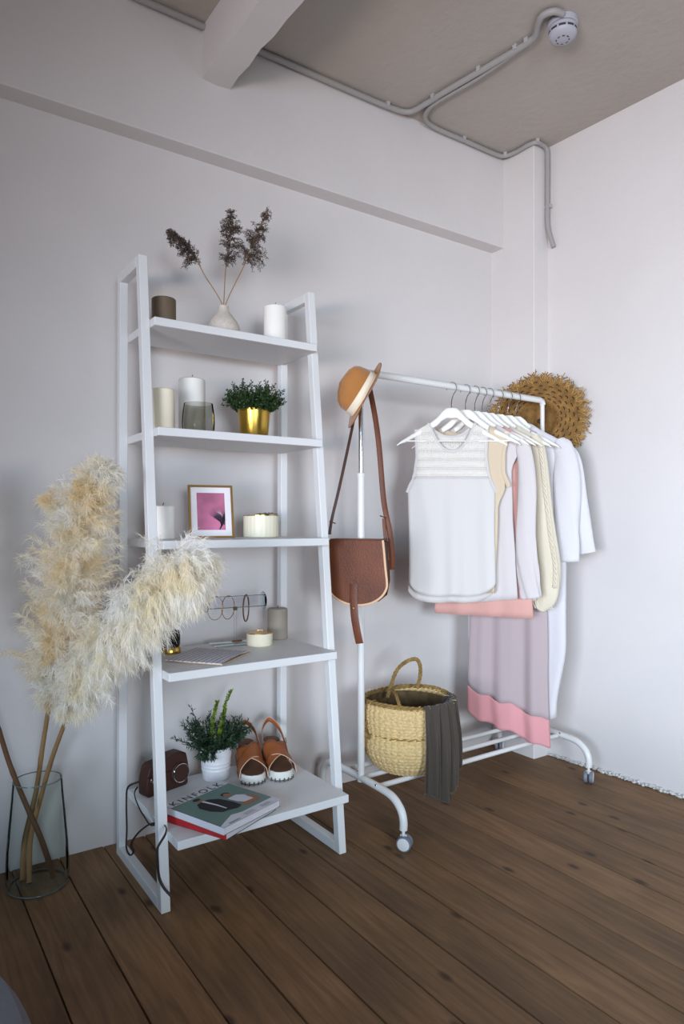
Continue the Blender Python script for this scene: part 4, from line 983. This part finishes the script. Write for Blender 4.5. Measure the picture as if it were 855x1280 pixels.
# 8 white coat
F8 = HF(7); t = thing('coat', 'long white boucle coat with wide sleeves on the end of the rail', 'coat', F8.W(0, 0, 1.47), 'clothes on the rack')
sheet('body', F8, TERRY, t, [(1.49, .215), (1.42, .215), (1.30, .195), (1.10, .200), (.9, .212), (.6, .212), (.3, .170)], [(0, .018), (.4, .026), (1, .024)], neck_top(.075, 1.42, 1.53, .006), lambda u, f: .255 + .02 * (abs(u) / .17) ** 4, fold=.008, nf=4, seed=31, rows=40, solid=.003)
sleeve(F8, [(.185, .004, 1.440), (.212, .008, 1.36), (.218, .012, 1.22), (.218, .014, 1.06), (.226, .014, .93)], [(0, .020), (.12, .040), (.45, .055), (.8, .050), (1, .040)], [(0, .016), (.3, .024), (1, .022)], TERRY, t, seed=10, fold=.14, solid=.003)
sleeve(F8, [(.195, -.024, 1.430), (.235, -.028, 1.34), (.255, -.030, 1.18), (.278, -.034, 1.02), (.288, -.036, .965)], [(0, .014), (.2, .034), (.7, .038), (1, .036)], [(0, .012), (.3, .018), (1, .018)], TERRY, t, nm='sleeve', seed=11, fold=.06, solid=.003)

# ------------------------------------------------------------------ fedora on the rack end
FELT = mat('tan_felt', (168, 110, 54), .85, var=.10, vscale=10, bump=.15, bscale=300, sheen=.3)
BAND = mat('cream_ribbon', (226, 212, 190), .6, bump=.2, bscale=400, bstretch=(1, 1, .05))
Nz = (-RT * .82 + Vector((0, 0, 1)) * .50 - FW * .14).normalized()
Hx = (Vector((0, 0, 1)) - Nz * Nz.z).normalized(); Hy = Nz.cross(Hx)
HC = at(458, 496, 2.452); Mh = frame_M(HC, Hx, Hy, Nz)
t = thing('fedora', 'tan felt fedora with a cream ribbon hung on the end of the rack', 'hat', HC)
n = 72
def oval(th, a, b_): return Vector((a * math.cos(th), b_ * math.sin(th), 0))
prof = []
P = []
# brim from the outer edge in, then the crown
for (ra, rb, z) in ((.126, .118, .0), (.1265, .1185, .002), (.118, .110, .0035), (.104, .095, .003), (.092, .080, .004), (.0865, .0735, .010), (.085, .072, .020), (.083, .070, .038), (.0815, .068, .058), (.079, .065, .080), (.073, .058, .096), (.061, .045, .106), (.042, .030, .110), (.020, .014, .111), (.004, .003, .111)):
    row = []
    for j in range(n):
        th = 2 * PI * j / n; p = oval(th, ra, rb); r_ = ra
        if ra > .095:   # brim turned up at the back, dipped in front
            k_ = (ra - .095) / .03; p.z = z + k_ * (.020 * max(0, math.cos(th)) ** 2 * 1 - .006 * max(0, -math.cos(th)) + .012 * abs(math.sin(th)) ** 3)
        else: p.z = z
        if z > .055:    # centre crease and front pinch
            q = (z - .055) / .05; p.z -= .030 * q * math.exp(-(p.y / .020) ** 2) * (1 if abs(p.x) < .09 else 0) ; p.y *= 1 - .30 * q * max(0, -math.cos(th)) ** .7 * .6
            p.z -= .020 * q * max(0, -p.x / .07)
        row.append(Mh @ p)
    P.append(row)
b = MB(); b.grid(P, closed_v=True); b.build('felt_body', FELT, t, solid=.0022, angle=70)
b = MB(); P = []
for z, g in ((.0065, .0015), (.0075, .0028), (.020, .0024), (.034, .0024), (.036, .0014)):
    P.append([Mh @ (oval(2 * PI * j / n, lerp(.0865, .0832, (z - .008) / .03) + g, lerp(.0735, .0702, (z - .008) / .03) + g) + Vector((0, 0, z))) for j in range(n)])
b.grid(P, closed_v=True); b.build('ribbon', BAND, t)
b = MB(); b.tube([Mh @ (oval(2 * PI * j / n, .1265, .1185) + Vector((0, 0, .001 + .031 / .03 * 0 + (.0315 / .03) * (.020 * max(0, math.cos(2 * PI * j / n)) ** 2 - .006 * max(0, -math.cos(2 * PI * j / n)) + .012 * abs(math.sin(2 * PI * j / n)) ** 3)))) for j in range(n)], .0018, 6, closed=True); b.build('brim_edge', mat('brown_felt_edge', (140, 86, 36), .8), t)

# ------------------------------------------------------------------ saddle bag on a long strap
ba = math.radians(22); bn = (-FW * math.cos(ba) - RT * math.sin(ba)).normalized(); bx_ = Vector((-bn.y, bn.x, 0)); bx_ = bx_ if bx_.dot(RT) > 0 else -bx_
BO = at(446, 675, 2.395); Mb = frame_M(BO, bx_, (0, 0, 1), bx_.cross(Vector((0, 0, 1))))
t = thing('saddle_bag', 'brown leather saddle bag hanging by its long strap under the fedora', 'bag', BO)
def flap_outline(w_, h_, k=1):
    pts = [(-w_, .0), (-w_ * .98, -.04), (-w_ * .99, -.10)]
    for i in range(13):
        a = PI + PI * i / 12; pts.append((w_ * 1.04 * math.cos(a) * (1.0 if abs(math.cos(a)) < 2 else 1), -.150 + (h_ - .150) * math.sin(a)))
    pts += [(w_ * .99, -.10), (w_ * .94, -.04), (w_ * .90, .0)]
    return pts
fo = flap_outline(.108, .228)
MB().prism(fo, .0, .004, Mb).build('flap', LEATHER, t, bevel=.0012, seg=1)
rim = smoothpath([Mb @ Vector((x, y, .003)) for x, y in fo], 3)
MB().tube(rim, .0042, 8).build('piping', PIPING, t)
body = [(-.098, -.004), (-.100, -.14), (-.090, -.19), (-.06, -.215), (0, -.222), (.06, -.215), (.090, -.19), (.100, -.14), (.096, -.004)]
MB().prism(body, -.058, -.001, Mb).build('bag_body', DLEATHER, t, bevel=.004)
MB().prism([(x * 1.03, y * 1.02) for x, y in body], -.0615, -.058, Mb).build('back_panel', LEATHER, t, bevel=.001, seg=1)
MB().prism([(-.100, -.0005), (.098, -.0005), (.098, .004), (-.100, .004)], -.060, .004, Mb).build('top_fold', LEATHER, t, bevel=.0015)
# tab strap hanging from the flap
tabp = [(-.010, -.155, .006), (-.010, -.20, .0065), (-.008, -.232, .008), (-.004, -.27, .010), (.002, -.31, .008), (.008, -.345, .004), (.011, -.362, .001)]
MB().tube(smoothpath([Mb @ Vector(p) for p in tabp], 5), .0145, 10, flat=(tuple(bx_), .12, 1)).build('closing_tab', LEATHER, t)
MB().ball(Mb @ Vector((-.009, -.238, .0115)), (.004, .004, .004)).build('brass_stud', BRASS, t)
strapR = smoothpath([at(490, 712, 2.44), at(490, 690, 2.43), at(487, 664, 2.42), at(483, 645, 2.42), at(479, 620, 2.43), at(474, 560, 2.44), at(469, 522, 2.455), at(462, 486, 2.48), at(458, 476, 2.492), at(453, 470, 2.50), at(449, 478, 2.51), at(443, 520, 2.47), at(436, 555, 2.44), at(424, 610, 2.41), at(415, 648, 2.40), at(412, 668, 2.40)], 5)
MB().tube(strapR[:-28], .0098, 8, flat=(tuple(RT), .25, 1)).build('shoulder_strap', LEATHER, t)
MB().tube(strapR[-29:], .0052, 8, flat=(tuple(RT), .4, 1)).build('shoulder_strap', DLEATHER, t)
MB().tube(smoothpath([at(480, 648, 2.415), at(481, 665, 2.41), at(485, 700, 2.41)], 4), .0065, 8, flat=(tuple(RT), .25, 1)).build('strap_keeper', LEATHER, t)
b = MB()
for c0 in (at(479, 646, 2.412), at(416, 653, 2.395)):
    b.tube([c0 - RT * .012 + Vector((0, 0, .004)), c0 + RT * .010 + Vector((0, 0, -.004))], .0022, 8)
b.build('buckle', mat('dark_brass', (96, 66, 44), .4, .6), t)

# ------------------------------------------------------------------ straw hat
STRAW = mat('woven_straw', (134, 98, 50), .8, var=.35, vscale=30)
SNz = (-FW * .88 - RT * .36 + Vector((0, 0, .05))).normalized(); Sx = Vector((0, 0, 1)); Sx = (Sx - SNz * Sx.dot(SNz)).normalized(); Sy = SNz.cross(Sx)
SC_ = at(673, 524, 3.10); Ms = frame_M(SC_, Sy, Sx, SNz)
if Sy.dot(RT) < 0: Ms = frame_M(SC_, -Sy, Sx, SNz)
t = thing('straw_hat', 'wide brimmed straw sun hat with a frayed edge behind the rail end', 'hat', SC_)
def shz(r, th):
    z = .018 * math.sin(2 * th + .6) * (r / .2) ** 2 + .008 * math.sin(5 * th) * (r / .2) ** 2
    if r < .085: z -= .05 * (1 - (r / .085) ** 4)
    return z
def sp(r, th): return Ms @ Vector((r * math.cos(th), r * math.sin(th) * .98, shz(r, th)))
b = MB(); P = []
for r in (.002, .03, .06, .075, .085, .09, .11, .13, .15, .17, .183): P.append([sp(r, 2 * PI * j / 96) + SNz * -.0035 for j in range(96)])
b.grid(P, closed_v=True); b.build('lining_layer', mat('dark_straw', (62, 42, 22), .9, var=.3, vscale=60), t)
def hribs(name, paths, wd, m):
    V = []; F = []; k0 = 0
    for pts in paths:
        for i, p in enumerate(pts):
            T = (pts[min(i + 1, len(pts) - 1)] - pts[max(i - 1, 0)]); a = T.cross(SNz).normalized() * wd
            V += [p - a, p + a]
        for i in range(len(pts) - 1): q = k0 + 2 * i; F.append((q, q + 1, q + 3, q + 2))
        k0 += 2 * len(pts)
    o = rib_mesh(name, np.array([tuple(v) for v in V]), np.array(F), m, t); o['kind'] = 'stuff'; md = o.modifiers.new('t', 'SOLIDIFY'); md.thickness = .0012; return o
paths = []; R_ = random.Random(5)
for s in (-1, 1):
    for k in range(118):
        th0 = 2 * PI * k / 118; rmax = .202 + R_.uniform(-.008, .024); pts = []; n_ = 18
        for i in range(n_ + 1):
            r = lerp(.012, rmax, i / n_); th = th0 + s * 1.35 * (math.log(max(r, .03) / .03)) * .62
            pts.append(sp(r, th) + SNz * (.0014 * (1 if (i + k + (s > 0)) % 2 else -1) + (R_.uniform(-.01, .012) if i == n_ else 0)))
        paths.append(pts)
hribs('woven_strands', paths, .0024, STRAW)
paths = []
for k in range(240):
    th0 = R_.uniform(0, 2 * PI); r0 = R_.uniform(.165, .19); d = R_.uniform(-.16, .16); L_ = R_.uniform(.02, .055)
    p0 = sp(r0, th0); p1 = sp(r0 + L_, th0 + d) + SNz * R_.uniform(-.008, .014); paths.append([p0, (p0 + p1) / 2 + SNz * .002, p1])
hribs('frayed_edge', paths, .0017, mat('bright_straw', (168, 130, 72), .8, var=.25, vscale=80))
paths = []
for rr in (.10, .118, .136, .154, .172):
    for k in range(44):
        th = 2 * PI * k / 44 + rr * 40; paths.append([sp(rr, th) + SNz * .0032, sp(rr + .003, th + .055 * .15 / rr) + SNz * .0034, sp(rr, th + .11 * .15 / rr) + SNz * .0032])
hribs('dark_strands', [p for i, p in enumerate(paths) if i % 2], .0020, mat('umber_straw', (52, 34, 20), .9))  # short dark brown strands ringed over the brim

# ------------------------------------------------------------------ seagrass basket
BC = Vector((1.662, 1.985, .171))
SEAG = mat('seagrass', (196, 168, 118), .8, var=.22, vscale=130)
SEAGD = mat('seagrass_dark', (134, 106, 58), .85, var=.3, vscale=60)
t = thing('seagrass_basket', 'woven seagrass belly basket with rope handles on the rack bars', 'basket', BC)
prof = [(0, .0), (.09, .001), (.106, .008), (.136, .035), (.157, .07), (.167, .105), (.164, .138), (.1585, .152), (.162, .164), (.168, .195), (.169, .225), (.165, .255), (.166, .262)]
def pr_at(tt_):
    f = tt_ * (len(prof) - 1); i = min(int(f), len(prof) - 2); q = f - i; return (lerp(prof[i][0], prof[i + 1][0], q), lerp(prof[i][1], prof[i + 1][1], q))
NR, NT = 132, 360; V = []; 
for i in range(NR + 1):
    r, z = pr_at(i / NR)
    for j in range(NT):
        th = 2 * PI * j / NT; row_ = i // 4; q_ = (i % 4) / 4
        h_ = .0062 * abs(math.sin(PI * (q_ + .06))) ** .7 * abs(math.sin(PI * (j / 8 + .5 * (row_ % 2) + (.45 if row_ % 2 else -.45) * q_))) ** .8 if r > .05 else 0
        rr = r + h_; sq = 1 + .02 * math.cos(2 * th)
        V.append((BC.x + rr * sq * math.cos(th), BC.y + rr / sq * math.sin(th), BC.z + z + (.006 * math.sin(th * 2 + 1) * (z / .26) ** 3)))
F = [(i * NT + j, i * NT + (j + 1) % NT, (i + 1) * NT + (j + 1) % NT, (i + 1) * NT + j) for i in range(NR) for j in range(NT)]
o = rib_mesh('woven_body', np.array(V), np.array(F), SEAG, t); md = o.modifiers.new('t', 'SOLIDIFY'); md.thickness = .005; md.offset = -1
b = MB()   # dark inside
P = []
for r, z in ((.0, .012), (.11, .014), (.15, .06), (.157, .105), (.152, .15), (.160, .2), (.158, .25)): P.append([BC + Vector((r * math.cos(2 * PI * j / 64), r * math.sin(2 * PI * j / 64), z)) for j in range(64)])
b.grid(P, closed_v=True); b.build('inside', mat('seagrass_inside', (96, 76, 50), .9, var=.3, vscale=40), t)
b = MB()   # plaited rim: three strands
for ph in (0, 2.09, 4.19):
    b.tube([BC + Vector(((.166 + .004 * math.cos(j * .55 + ph)) * 1.02 * math.cos(2 * PI * j / 200), (.166 + .004 * math.cos(j * .55 + ph)) / 1.02 * math.sin(2 * PI * j / 200), .263 + .005 * math.sin(j * .55 + ph) + .006 * math.sin(2 * PI * j / 200 * 2 + 1))) for j in range(200)], .0042, 6, closed=True)
b.build('plaited_rim', SEAGD, t)
b = MB()   # pleat line round the waist
for ph in (0, 3.14): b.tube([BC + Vector(((.1605 + .0025 * math.cos(j * .6 + ph)) * math.cos(2 * PI * j / 160), (.1605 + .0025 * math.cos(j * .6 + ph)) * math.sin(2 * PI * j / 160), .151 + .003 * math.sin(j * .6 + ph))) for j in range(160)], .0032, 6, closed=True)
b.build('waist_fold', SEAGD, t)
def rope(pts, nm='handle', r0=.0042, k=3):
    P_ = smoothpath(pts, 16); b = MB()
    for q in range(k):
        ph = q * 2 * PI / k; out = []
        for i, p in enumerate(P_):
            T = (P_[min(i + 1, len(P_) - 1)] - P_[max(i - 1, 0)]).normalized(); a = T.orthogonal() if abs(T.z) > .95 else T.cross(Vector((0, 0, 1))).normalized(); a.normalize(); c_ = T.cross(a)
            out.append(p + a * (r0 * math.cos(i * .45 + ph)) + c_ * (r0 * math.sin(i * .45 + ph)))
        b.tube(out, r0 * .95, 6)
    return b.build(nm, SEAGD, t)
rope([at(484, 872, 2.66), at(489, 856, 2.67), at(496, 838, 2.67), at(508, 827, 2.67), at(520, 824, 2.67), at(525, 832, 2.67), at(525, 846, 2.67), at(521, 860, 2.67)])
rope([at(489, 862, 2.62), at(494, 866, 2.50), at(497, 874, 2.44), at(500, 886, 2.425), at(497, 884, 2.43)], r0=.0034)
rope([BC + Vector((-.160, .02, .20)), BC + Vector((-.188, .02, .185)), BC + Vector((-.190, .015, .155)), BC + Vector((-.165, .01, .14))], r0=.005)
b = MB()   # loose grass over the rim
for k in range(90):
    th = R_.uniform(1.0, 6.6); r = .166; p = BC + Vector((r * math.cos(th), r * math.sin(th), .265)); q = p + Vector((R_.uniform(-.02, .02), R_.uniform(-.02, .02), R_.uniform(-.004, .010)))
    b.tube([p, (p + q) / 2 + Vector((0, 0, .004)), q], .0009, 3, cap=False)
b.build('loose_grass', SEAG, t, kind='stuff')
# charcoal scarf over the basket rim
t = thing('scarf', 'charcoal cotton scarf draped over the rim of the seagrass basket', 'scarf', BC + Vector((.10, -.10, .27)))
def scarf(a0, a1, zb, drop, name, m, foldn, seed, lift=0.0, flare=.6):
    r_ = random.Random(seed); ph = r_.uniform(0, 6); P = []; nx, nz = 90, 44
    for i in range(nx + 1):
        s = i / nx; th = lerp(a0, a1, s); row = []
        zend = zb(s)
        for j in range(nz + 1):
            q = j / nz
            if q < .12:   # inside the basket, up to the rim
                k = q / .12; r = lerp(.125, .163, k); z = lerp(.20, .272, k ** .7)
            elif q < .2:
                k = (q - .12) / .08; r = lerp(.163, .181, k); z = .272 + .006 * math.sin(PI * k) - .008 * k
            else:
                k = (q - .2) / .8; r = .181 + .012 * math.sin(k * 2.2); z = lerp(.264, zend, k)
            k = max(0, (q - .2) / .8); r += lift
            f = (.35 + .65 * min(1, k * 2.5)) * (.010 * math.sin(foldn * s * 2 * PI + ph + 1.2 * k) + .0055 * math.sin(foldn * 2.3 * s * 2 * PI + ph * 2 - 1.5 * k))
            th2 = th + (s - .5) * flare * (k ** 1.3) * (a1 - a0) * .5
            row.append(BC + Vector(((r + f) * math.cos(th2), (r + f) * math.sin(th2), z)))
        P.append(row)
    b = MB(); b.grid(P); return b.build(name, m, t, solid=.0016, angle=80)
scarf(-1.93, -1.12, lambda s: -.035 + .012 * math.sin(s * 9) - .02 * math.sin(PI * s), .3, 'front_fold', DARKCL, 3.4, 3, .006, .25)
scarf(-1.22, -.40, lambda s: .03 + .02 * math.sin(s * 7) - .03 * s, .3, 'back_fold', DARKCL, 3.1, 6, .0, .5)
b = MB()
for s, zz in ((.12, -.05), (.34, -.062), (.72, -.06)):
    th = lerp(-1.93, -1.12, s); p = BC + Vector((.197 * math.cos(th), .197 * math.sin(th), zz + .01)); b.tube([p, p + Vector((0, 0, -.022))], [.004, .0015], 8)
b.build('tassel', DARKCL, t)

# ------------------------------------------------------------------ glass vase with pampas
VB = Vector((.412, 2.225, 0))
t = thing('floor_vase', 'tall clear glass floor vase narrowing to its rim, holding pampas stalks beside the ladder shelf', 'vase', VB)
pr_o = [(0, .001), (.080, .001), (.088, .010), (.0895, .04), (.086, .12), (.079, .20), (.0725, .27), (.069, .318)]
pr_i = [(.066, .318), (.0695, .27), (.076, .20), (.083, .12), (.0865, .045), (.084, .018), (0, .016)]
t2 = MB().lathe(pr_o + pr_i, VB, 56).build('glass_wall', CLEARG, t)
MB().tube([VB + Vector((.0675 * math.cos(2 * PI * j / 56), .0675 * math.sin(2 * PI * j / 56), .3185)) for j in range(56)], .0018, 6, closed=True).build('rim', mat('glass_rim', (98, 116, 118), .15), t)
b = MB(); b.tube([VB + Vector((.083 * math.cos(2 * PI * j / 56), .083 * math.sin(2 * PI * j / 56), .004)) for j in range(56)], .0025, 6, closed=True); b.build('foot_ring', mat('glass_foot', (104, 112, 112), .2), t)

CANE = mat('dry_cane', (150, 116, 76), .65, var=.25, vscale=14, vstretch=(1, 1, .3))
CANED = mat('dark_cane', (104, 74, 50), .7, var=.25, vscale=14, vstretch=(1, 1, .3))
def pampas_mat(name, a, b_, tr):
    m = bpy.data.materials.new(name); m.use_nodes = True; nt = m.node_tree; N = nt.nodes; L = nt.links; P_ = N['Principled BSDF']; out = N['Material Output']
    tc = N.new('ShaderNodeTexCoord'); n = N.new('ShaderNodeTexNoise'); n.inputs['Scale'].default_value = 11; n.inputs['Detail'].default_value = 3; L.new(tc.outputs['Object'], n.inputs['Vector'])
    r = N.new('ShaderNodeValToRGB'); r.color_ramp.elements[0].position = .36; r.color_ramp.elements[0].color = lin(a); r.color_ramp.elements[1].position = .62; r.color_ramp.elements[1].color = lin(b_); L.new(n.outputs[0], r.inputs[0])
    L.new(r.outputs[0], P_.inputs['Base Color']); P_.inputs['Roughness'].default_value = .9; P_.inputs['Specular IOR Level'].default_value = .1
    tl = N.new('ShaderNodeBsdfTranslucent'); L.new(r.outputs[0], tl.inputs[0]); mx = N.new('ShaderNodeMixShader'); mx.inputs[0].default_value = tr
    L.new(P_.outputs[0], mx.inputs[1]); L.new(tl.outputs[0], mx.inputs[2]); L.new(mx.outputs[0], out.inputs[0]); return m
PAMP = pampas_mat('pampas_plume', (254, 238, 204), (254, 251, 244), .5)
PAMPB = pampas_mat('pampas_plume_white', (253, 244, 222), (254, 252, 248), .5)
def plume(nm, axis, wtab, nb, nh, m, parent, bias, droop, seed=1, core=None):
    g = np.random.default_rng(seed); A = np.array([tuple(p) for p in smoothpath(axis, 12)]); n = len(A); segs = []
    P0 = []; D0 = []
    for k in range(nb):
        u = g.random() ** .9; i = min(int(u * (n - 1)), n - 2); p = A[i] + g.normal(size=3) * .004; T = A[i + 1] - A[i]; T /= np.linalg.norm(T)
        R = g.normal(size=3); R -= T * R.dot(T); R /= np.linalg.norm(R); w_ = table(wtab, u) * g.uniform(.55, 1.2)
        d = T * g.uniform(.5, 1.15) + R * g.uniform(.5, 1.0) + bias * g.uniform(0, 1.0); d /= np.linalg.norm(d)
        m_ = 14; q = p.copy(); v = d.copy()
        for j in range(m_):
            q = q + v * (w_ * 1.45 / m_); v = v + np.array((0, 0, -1)) * droop * .045 * (j / m_ + .3) + g.normal(size=3) * .06; v /= np.linalg.norm(v)
            kk = nh // m_
            for _ in range(kk): P0.append(q + g.normal(size=3) * .002); D0.append(v)
    P0 = np.array(P0); D0 = np.array(D0); n = len(P0); d = D0 + g.normal(size=(n, 3)) * .55; d[:, 2] -= .10; d /= np.linalg.norm(d, axis=1)[:, None]
    L_ = g.uniform(.014, .036, n)[:, None]; a = np.cross(d, g.normal(size=(n, 3))); a /= np.linalg.norm(a, axis=1)[:, None]; a *= .00050
    mid = P0 + d * L_ * .55; end = P0 + d * L_ + np.array((0, 0, -1)) * L_ * g.uniform(.05, .45, n)[:, None]
    V = np.stack([P0 - a, P0 + a, mid + a, mid - a, end + a * .3, end - a * .3], 1).reshape(-1, 3); bs = (np.arange(n) * 6)[:, None]
    F = np.concatenate([bs + np.array([0, 1, 2, 3]), bs + np.array([3, 2, 4, 5])], 0)
    o = rib_mesh(nm, V, F, m, parent); o['kind'] = 'stuff'; return o
def stalk(label, pts, r, m):
    t = thing('pampas_stalk', label, 'pampas grass', pts[0], 'pampas stalks in the floor vase')
    P_ = smoothpath(pts, 8); k = len(P_); MB().tube(P_, [lerp(r, r * .75, i / k) * (1.10 if i % 9 == 4 else 1) for i in range(k)], 12).build('cane', m, t); return t
T1 = stalk('upright cream pampas plume standing tall against the wall', [(.372, 2.232, .020), at(31, 1050, 2.13), at(45, 990, 2.14), at(53, 935, 2.12), at(61, 884, 2.08)], .0085, CANE)
plume('plume', [at(61, 886, 2.08), at(68, 840, 2.06), at(76, 790, 2.04), at(88, 730, 2.0), at(98, 670, 1.97), at(112, 620, 1.95), at(130, 592, 1.94)], [(0, .030), (.15, .085), (.4, .105), (.7, .074), (.9, .045), (1, .025)], 700, 140, PAMP, T1, np.array(tuple(-RT * .15 + Vector((0, 0, .35)))), 1.0, seed=3)
T2 = stalk('arching cream pampas plume drooping across the ladder shelf', [(.385, 2.205, .020), at(38, 1050, 2.10), at(50, 1000, 2.09), at(66, 945, 2.03), at(86, 891, 1.97)], .0082, CANE)
plume('plume', [at(86, 893, 1.97), at(100, 850, 1.93), at(122, 812, 1.88), at(150, 780, 1.83), at(180, 746, 1.79), at(206, 722, 1.77), at(226, 712, 1.76), at(244, 712, 1.76)], [(0, .026), (.15, .070), (.4, .080), (.75, .074), (.93, .048), (1, .035)], 760, 140, PAMPB, T2, np.array(tuple(RT * .25 + Vector((0, 0, .0)))), 3.0, seed=4)
# wispy outlier tufts of the upright plume
plume('side_tuft', [at(84, 672, 1.99), at(74, 645, 1.98), at(62, 626, 1.98)], [(0, .02), (1, .018)], 40, 98, PAMP, T1, np.array((-.2, 0, .4)), 1.0, seed=8)
T3 = stalk('dark bare cane leaning out of the vase away from the plumes', [(.452, 2.200, .020), at(52, 1050, 2.03), at(30, 1000, 2.03), at(12, 955, 2.01), at(-4, 905, 1.98), at(-40, 800, 1.9)], .0085, CANED)
plume('plume', [at(-42, 796, 1.9), at(-62, 730, 1.86), at(-80, 660, 1.82), at(-96, 600, 1.80)], [(0, .02), (.3, .045), (1, .02)], 160, 98, PAMP, T3, np.array(tuple(-RT * .3)), 1.0, seed=6)

# ------------------------------------------------------------------ ceiling conduits and smoke alarm
PVC = mat('painted_conduit', (158, 154, 152), .5)
CLIP = mat('conduit_clip', (172, 169, 168), .5)
def conduit(label, pts, r=.0115, clips=()):
    P_ = smoothpath(pts, 8); t = thing('conduit', label, 'conduit', P_[0], 'cable conduits on the ceiling'); MB().tube(P_, r, 12).build('pipe', PVC, t)
    for f in clips:
        i = int(f * (len(P_) - 2)); p = P_[i]; T = (P_[i + 1] - P_[i]).normalized(); Nn = Vector((0, 0, 1)) if abs(T.z) < .5 else Vector((1, 0, 0)); S = T.cross(Nn).normalized()
        Mx = frame_M(p, S, T, Nn); b = MB(); b.box((-r - .005, -.008, -.004), (-r + .0005, .008, r + .003), Mx); b.box((r - .0005, -.008, -.004), (r + .005, .008, r + .003), Mx); b.box((-r - .006, -.009, r - .0035), (r + .006, .009, r + .0015), Mx); b.build('clip', CLIP, t, smooth=False, bevel=.001, seg=1)
zc = ZC - .013
conduit('grey conduit run from the cross beam along the back beam', [(1.03, 2.262, zc), (1.3, 2.262, zc), (1.594, 2.262, zc), (1.80, 2.258, zc), (1.885, 2.235, zc), (1.905, 2.15, zc), (1.915, 2.05, zc), (1.940, 1.878, zc), (1.965, 1.70, zc), (1.968, 1.655, zc)], clips=(.33, .62, .8, .9, .97))
conduit('grey conduit bending off and running down beside the column', [(1.968, 1.70, zc - .0), (1.962, 1.9, zc - .0), (1.940, 2.06, zc), (1.935, 2.16, zc), (1.975, 2.235, zc), (2.06, 2.262, zc), (2.25, 2.262, zc), (2.44, 2.262, zc), (2.49, 2.245, zc), (2.506, 2.19, zc), (2.506, 2.12, zc), (2.520, 2.085, zc), (2.56, 2.084, zc), (2.590, 2.084, zc - .01), (2.596, 2.084, zc - .05), (2.597, 2.085, 2.60), (2.597, 2.085, 2.50), (2.600, 2.080, 2.45), (2.610, 2.060, 2.372)], r=.0105, clips=(.33, .45, .62, .86))
conduit('short white conduit leading into the ceiling alarm', [(1.966, 1.68, zc), (1.962, 1.63, zc), (1.925, 1.585, zc), (1.905, 1.55, zc), (1.920, 1.515, zc), (1.955, 1.505, zc)], clips=())
conduit('grey conduit beyond the far side of the cross beam', [(.70, 2.262, zc), (.85, 2.262, zc), (.965, 2.262, zc)], clips=())
SD = Vector((2.0, 1.54, ZC))
t = thing('smoke_alarm', 'white round smoke alarm on the ceiling at the end of the conduit', 'smoke alarm', SD)
AW = mat('alarm_plastic', (176, 174, 184), .45)
MB().lathe([(0, -.001), (.052, -.001), (.052, -.016), (.048, -.020), (0, -.020)], SD, 40).build('mounting_base', AW, t)
MB().lathe([(0, -.020), (.044, -.020), (.050, -.026), (.050, -.036), (.0475, -.0365), (.046, -.044), (.049, -.0445), (.047, -.052), (.036, -.060), (.022, -.064), (0, -.065)], SD, 48).build('dome', AW, t)
for k in range(10):
    a = 2 * PI * k / 10; b = MB(); P = []
    for q in range(5): aa = a + lerp(-.24, .24, q / 4); P.append([SD + Vector((r_ * math.cos(aa), r_ * math.sin(aa), z_)) for r_, z_ in ((.0482, -.0362), (.0475, -.0448))])
    b.grid(P); b.build('vent_slot', mat('vent_dark', (60, 56, 62), .8), t, solid=.0006, smooth=False)
for k in range(8):
    a = 2 * PI * k / 8; b = MB(); P = []
    for q in range(4): aa = a + lerp(-.2, .2, q / 3); P.append([SD + Vector((r_ * math.cos(aa), r_ * math.sin(aa), z_)) for r_, z_ in ((.0235, -.0642), (.0205, -.0650))])
    b.grid(P); b.build('vent_slot', MATS['vent_dark'], t, solid=.0006, smooth=False)
